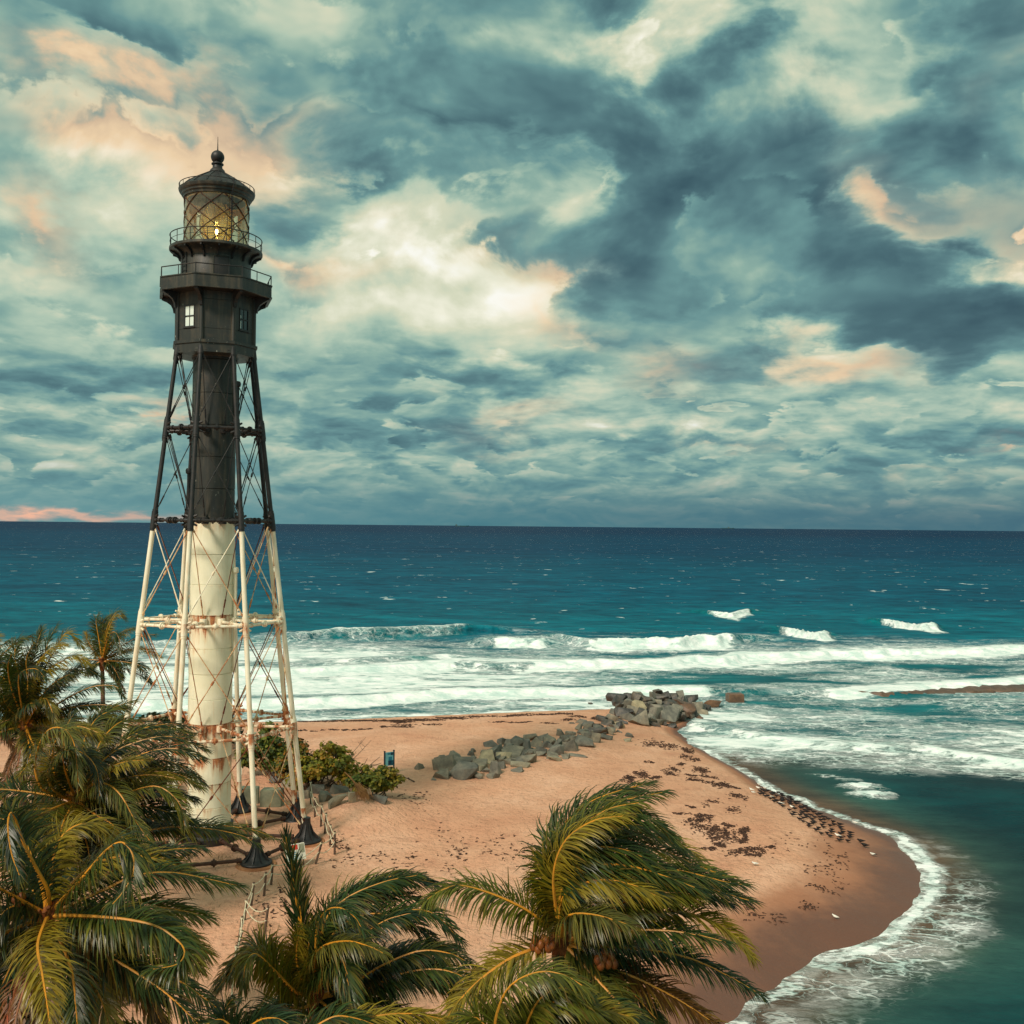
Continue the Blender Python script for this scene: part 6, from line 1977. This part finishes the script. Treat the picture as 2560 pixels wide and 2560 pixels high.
def build_birds():
    r = np.random.default_rng(77)
    me = bird_mesh('bird', 'bird', 1)
    mw = bird_mesh('bird_white', 'bird_white', 2, True)
    mg = bird_mesh('bird_white', 'bird', 3, True)
    T = lambda u, v: (1500 + .3623 * u, 1780 + .3623 * v)
    ax = [(1110, 560), (1230, 605), (1330, 665), (1430, 730), (1530, 790), (1640, 835), (1720, 880)]
    wid = [18, 45, 58, 66, 66, 62, 40]
    pts = []
    tries = 0
    while len(pts) < 140 and tries < 6000:
        tries += 1
        u = r.uniform(1105, 1735)
        v = np.interp(u, [a[0] for a in ax], [a[1] for a in ax]) + r.uniform(-1, 1) * np.interp(u, [a[0] for a in ax], wid)
        g_ = gnd(*T(u, v))
        if all((g_[0] - q[0]) ** 2 + (g_[1] - q[1]) ** 2 > 0.30 for q in pts):
            pts.append(g_)
    for g_ in pts:
        o = link('black_bird', me, None, g_ + (0, 0, -0.004))
        o.rotation_euler = (0, 0, pi + r.normal(0.15, 0.28))
        s = r.uniform(0.74, 0.9)
        o.scale = (s, s, s)
        tag(o, 'dark long billed seabird standing in the dense flock on the wet sand', 'bird', 'flock of dark birds on the spit')
    for (u, v, lab) in ((1800, 908, 'dark seabird standing just off the lower end of the flock'), (1828, 938, 'outermost dark seabird, lowest and farthest right of the flock')):
        o = link('black_bird', me, None, gnd(*T(u, v)))
        o.rotation_euler = (0, 0, pi + .1)
        tag(o, lab, 'bird', 'flock of dark birds on the spit')
    for (u, v, lab) in ((1045, 547, 'white gull at the upper left end of the dark flock'), (1100, 512, 'white gull nearest the water above the dark flock'), (1058, 567, 'white gull lowest of the pale birds above the flock'),
                        (1140, 537, 'white gull touching the top of the dark flock'), (1092, 535, 'white gull in the middle of the pale birds above the flock'), (1185, 598, 'white gull among the uppermost dark birds'),
                        (1250, 642, 'white gull in the middle of the dark flock'), (1325, 668, 'white gull deep among the dark birds'), (1640, 865, 'white breasted gull at the lower part of the dark flock'), (1760, 776, 'single white gull at the foam edge right of the flock'),
                        (1885, 997, 'white gull alone on wet sand below the flock'), (1070, 1062, 'white gull alone on dry sand left of the flock')):
        o = link('gull', mw if v != 997 else mg, None, gnd(*T(u, v)))
        o.rotation_euler = (0, 0, r.uniform(2.2, 3.8))
        o.scale = (0.8, 0.8, 0.8)
        tag(o, lab, 'bird', 'white gulls on the spit')
    o = link('gull', mw, None, gnd(2088, 2297))
    o.scale = (0.72, 0.72, 0.72)
    o.rotation_euler = (0, 0, 2.4)
    tag(o, 'little white gull on the dark wet sand near the tip', 'bird', 'white gulls on the spit')
build_birds()

# ------------------------------------------------------------------ rope fence
def build_fence():
    posts = [((776, 1953), (777, 2010)), ((787, 1994), (787, 2042)), ((804, 2012), (802, 2066)), ((815, 2033), (812, 2084)), ((826, 2062), (825, 2113)), ((836.5, 2079), (836.5, 2136)),
             ((804, 2105), (789, 2160)), ((681, 2160), (678, 2212)), ((664, 2182), (660, 2240)), ((634, 2207), (628, 2264)), ((616, 2250), (611, 2300)), ((605, 2292), (597, 2352)),
             ((605, 2326), (594, 2366)), ((591, 2364), (587, 2412)), ((586, 2400), (576, 2470)), ((579, 2490), (577, 2560))]
    spur = [((669, 2268), (658, 2356))]
    b0 = gnd(678, 2212)
    root = thing('rope_fence', 'weathered post and rope fence curving past the lighthouse feet', 'fence', b0)
    tops = []
    for t, b in posts + spur:
        B = gnd(*b)
        k = B[1] / FPX
        h = (b[1] - t[1]) * k * 1.02
        Tp = B + np.array(((t[0] - b[0]) * k, 0.0, h))
        m = MB()
        m.tube([B - (0, 0, 0.3), B, Tp - (0, 0, 0.05), Tp], [0.065, 0.065, 0.06, 0.05], 8)
        m.build('post', M['wood'], root)
        tops.append((B, Tp))
    def span(i, j, f0, sag):
        A = tops[i][0] + (tops[i][1] - tops[i][0]) * f0 + (0, -0.08, 0)
        Bq = tops[j][0] + (tops[j][1] - tops[j][0]) * f0 + (0, -0.08, 0)
        t = np.linspace(0, 1, 13)
        P = A[None] * (1 - t)[:, None] + Bq[None] * t[:, None]
        P[:, 2] -= sag * 4 * t * (1 - t)
        P[:, 2] = np.maximum(P[:, 2], [gz_fast(q[0], q[1]) + 0.03 for q in P])
        m = MB()
        m.tube(P, 0.026, 6)
        m.build('rope', M['rope'], root)
    n = len(posts)
    for i in range(n - 1):
        if i in (5,):
            L = 0.28
        for f0 in (0.93, 0.55):
            d = np.linalg.norm(tops[i + 1][0] - tops[i][0])
            span(i, i + 1, f0, min(0.45, 0.09 * d) + (0.1 if f0 < .6 else 0))
    span(10, n, 0.95, 0.30); span(10, n, 0.62, 0.30)
    for i in range(n):
        A = tops[i][1]
        m = MB()
        B_ = tops[i][0]
        f = 0.92
        c = B_ + (A - B_) * f
        m.tube([c - (0, 0, .035), c + (0, 0, .035)], 0.085, 8)
        m.build('rope_binding', M['rope'], root)
build_fence()

# ------------------------------------------------------------------ signs
def build_signs():
    # blue notice board on two posts
    L, R = gnd(962, 1934), gnd(983, 1932)
    k = L[1] / FPX
    L = gnd(961, 1936); R = L + np.array((0.66, 0.42, 0)); R[2] = L[2]
    root = thing('notice_board', 'small blue notice board on two dark posts standing on the beach', 'sign', L)
    e = (R - L) / np.linalg.norm(R - L)
    n = np.array((e[1], -e[0], 0))
    W = np.linalg.norm(R - L)
    H = 1.72
    Z = np.array((0, 0, 1.0))
    for s, p in ((0, L), (1, R)):
        m = MB(); m.obox(p + Z * (H / 2 - 0.15), e * 0.045, n * 0.045, Z * (H / 2 + 0.15))
        m.obox(p + Z * (H + 0.03), e * 0.055, n * 0.055, Z * 0.03)
        m.build('post', M['sign_dark'], root)
    def panel(m, u0, u1, z0, z1, t0, t1):
        m.obox(L + e * ((u0 + u1) / 2) + Z * ((z0 + z1) / 2) + n * ((t0 + t1) / 2), e * ((u1 - u0) / 2), n * ((t1 - t0) / 2), Z * ((z1 - z0) / 2))
    m = MB(); panel(m, 0.05, W - 0.05, 0.62, 1.66, -0.02, 0.02)
    bd = m.build('board', M['sign_pale'], root)
    for (u0, u1, z0, z1, mt) in ((0.30, W - .07, 0.66, 1.02, 'sign_navy'), (0.32, 0.62, 0.98, 1.30, 'sign_blue'), (0.50, W - .07, 1.42, 1.62, 'sign_navy'), (0.08, 0.2, 0.66, 1.6, 'sign_pale'), (0.24, 0.48, 1.46, 1.6, 'sign_blue'), (0.52, 0.68, .76, 1.0, 'sign_blue')):
        m = MB(); panel(m, u0 * W / 0.78, min(u1 * W / 0.78, W - .06), z0, z1, 0.021, 0.026)
        m.build('printed_patch', M[mt], bd)
    # red and white warning board by the fence, mostly behind the upright frond
    A = gnd(722, 2172)
    root = thing('warning_board', 'tilted white and red warning board behind the upright palm frond', 'sign', A)
    e = np.array((0.94, 0.32, 0.10)); e /= np.linalg.norm(e)
    up = np.array((0.0, 0.45, 0.89)); up -= e * (up @ e); up /= np.linalg.norm(up)
    n = np.cross(e, up)
    def pan(m, u0, u1, v0, v1, t0, t1):
        m.obox(A + e * ((u0 + u1) / 2) + up * ((v0 + v1) / 2) + n * ((t0 + t1) / 2), e * ((u1 - u0) / 2), up * ((v1 - v0) / 2), n * ((t1 - t0) / 2))
    for u in (0.1, 0.85):
        m = MB(); q = A + e * u
        m.tube([q + (0, 0, -0.3), q + up * 0.5], 0.035, 8)
        m.build('post', M['wood'], root)
    m = MB(); pan(m, -0.05, 1.0, 0.35, 1.25, 0.04, 0.07)
    bd = m.build('board', M['sign_white'], root)
    m = MB(); pan(m, 0.0, 0.62, 0.92, 1.20, 0.071, 0.076)
    m.build('red_band', M['sign_red'], bd)
    for i in range(4):
        m = MB(); pan(m, 0.02, 0.6 - 0.08 * (i % 2), 0.44 + i * .11, 0.48 + i * .11, 0.071, 0.075)
        m.build('text_line', M['sign_blue'], bd)
    m = MB(); pan(m, 0.68, 0.97, 0.72, 1.20, 0.071, 0.075)
    m.build('printed_patch', M['green_concrete'], bd)
    # little white plate on the far rope
    p = gnd(601, 1952)
    m = MB()
    m.obox(p + (0, 0, 0.35), (0.03, 0, 0), (0, 0.03, 0), (0, 0, 0.45))
    m.obox(p + (0, -0.05, 0.72), (0.12, 0.02, 0), (0, 0.012, 0), (0, 0, 0.24))
    o = m.build('marker_plate', M['sign_white'], None, loc=p)
    tag(o, 'little white marker plate on a stake in front of the shrub behind the tower', 'sign')
build_signs()

# ------------------------------------------------------------------ reef and ships
def build_far():
    # brown ledge of reef awash on the right
    P = np.array([at_z(px, py, 0.0) for px, py in ((2105, 1735), (2200, 1740), (2320, 1735), (2440, 1726), (2560, 1722), (2700, 1714), (2900, 1704))])
    m = MB()
    r = np.random.default_rng(2)
    X = np.linspace(P[0, 0], P[-1, 0], 90)
    yc = np.interp(X, P[:, 0], P[:, 1])
    V, F = [], []
    for i, x in enumerate(X):
        t = i / 89
        w = 2.3 * min(1, t * 5) * (0.7 + 0.6 * r.random())
        for j, (o_, h) in enumerate(((-w, -0.5), (-w * .8, 0.12), (-w * .2, 0.42), (w * .4, 0.40), (w, -0.5))):
            V.append((x, yc[i] + o_ + r.normal(0, .08), h + r.normal(0, 0.06) if h > 0 else h))
        if i:
            b = (i - 1) * 5
            F += [(b + j, b + 5 + j, b + 6 + j, b + 1 + j) for j in range(4)]
    m.add(V, F)
    o = m.build('reef', M['rock_brown'], None, smooth=0.5)
    o['kind'] = 'structure'
    for (px, Y, Ls, lab, house, nm) in ((1155, 11500, 150, 'long dark tanker on the horizon with its bridge at the left end', -0.42, 'cargo_ship'), (1820, 14500, 170, 'faint second ship on the horizon far to the right', 0.05, 'cargo_ship')):
        q = at_y(px, 1310, Y)
        root = thing(nm, lab, 'ship', (q[0], q[1], 0.0), 'ships on the horizon')
        b = np.array((q[0], q[1], 0.0))
        m = MB()
        st = [(-0.5, 12, 13), (-0.46, 15, 11.5), (-0.3, 16, 10), (0.3, 16, 10), (0.44, 10, 12), (0.5, 1, 14)]
        V, F = [], []
        for (t, w, h) in st:
            V += [b + (t * Ls, -w * .8, -3), b + (t * Ls, -w, h), b + (t * Ls, w, h), b + (t * Ls, w * .8, -3)]
        for i in range(len(st) - 1):
            k = 4 * i
            F += [(k, k + 4, k + 5, k + 1), (k + 1, k + 5, k + 6, k + 2), (k + 2, k + 6, k + 7, k + 3)]
        F += [(0, 1, 2, 3), (4 * len(st) - 1, 4 * len(st) - 2, 4 * len(st) - 3, 4 * len(st) - 4)]
        m.add(V, F)
        m.build('hull', M['ship'], root)
        m = MB()
        hx = house * Ls
        m.box(b + (hx - 9, -13, 11), b + (hx + 9, 13, 20))
        m.box(b + (hx - 6, -15, 20.01), b + (hx + 6, 15, 23))
        m.box(b + (hx - 7, -3, 23.01), b + (hx - 3, 3, 30))
        m.build('bridge_house', M['ship_light'], root)
        for t in (-0.1, 0.15, 0.36):
            m = MB(); m.tube([b + (t * Ls, 0, 9), b + (t * Ls, 0, 18)], 1.2, 6)
            m.build('mast', M['ship'], root)
build_far()
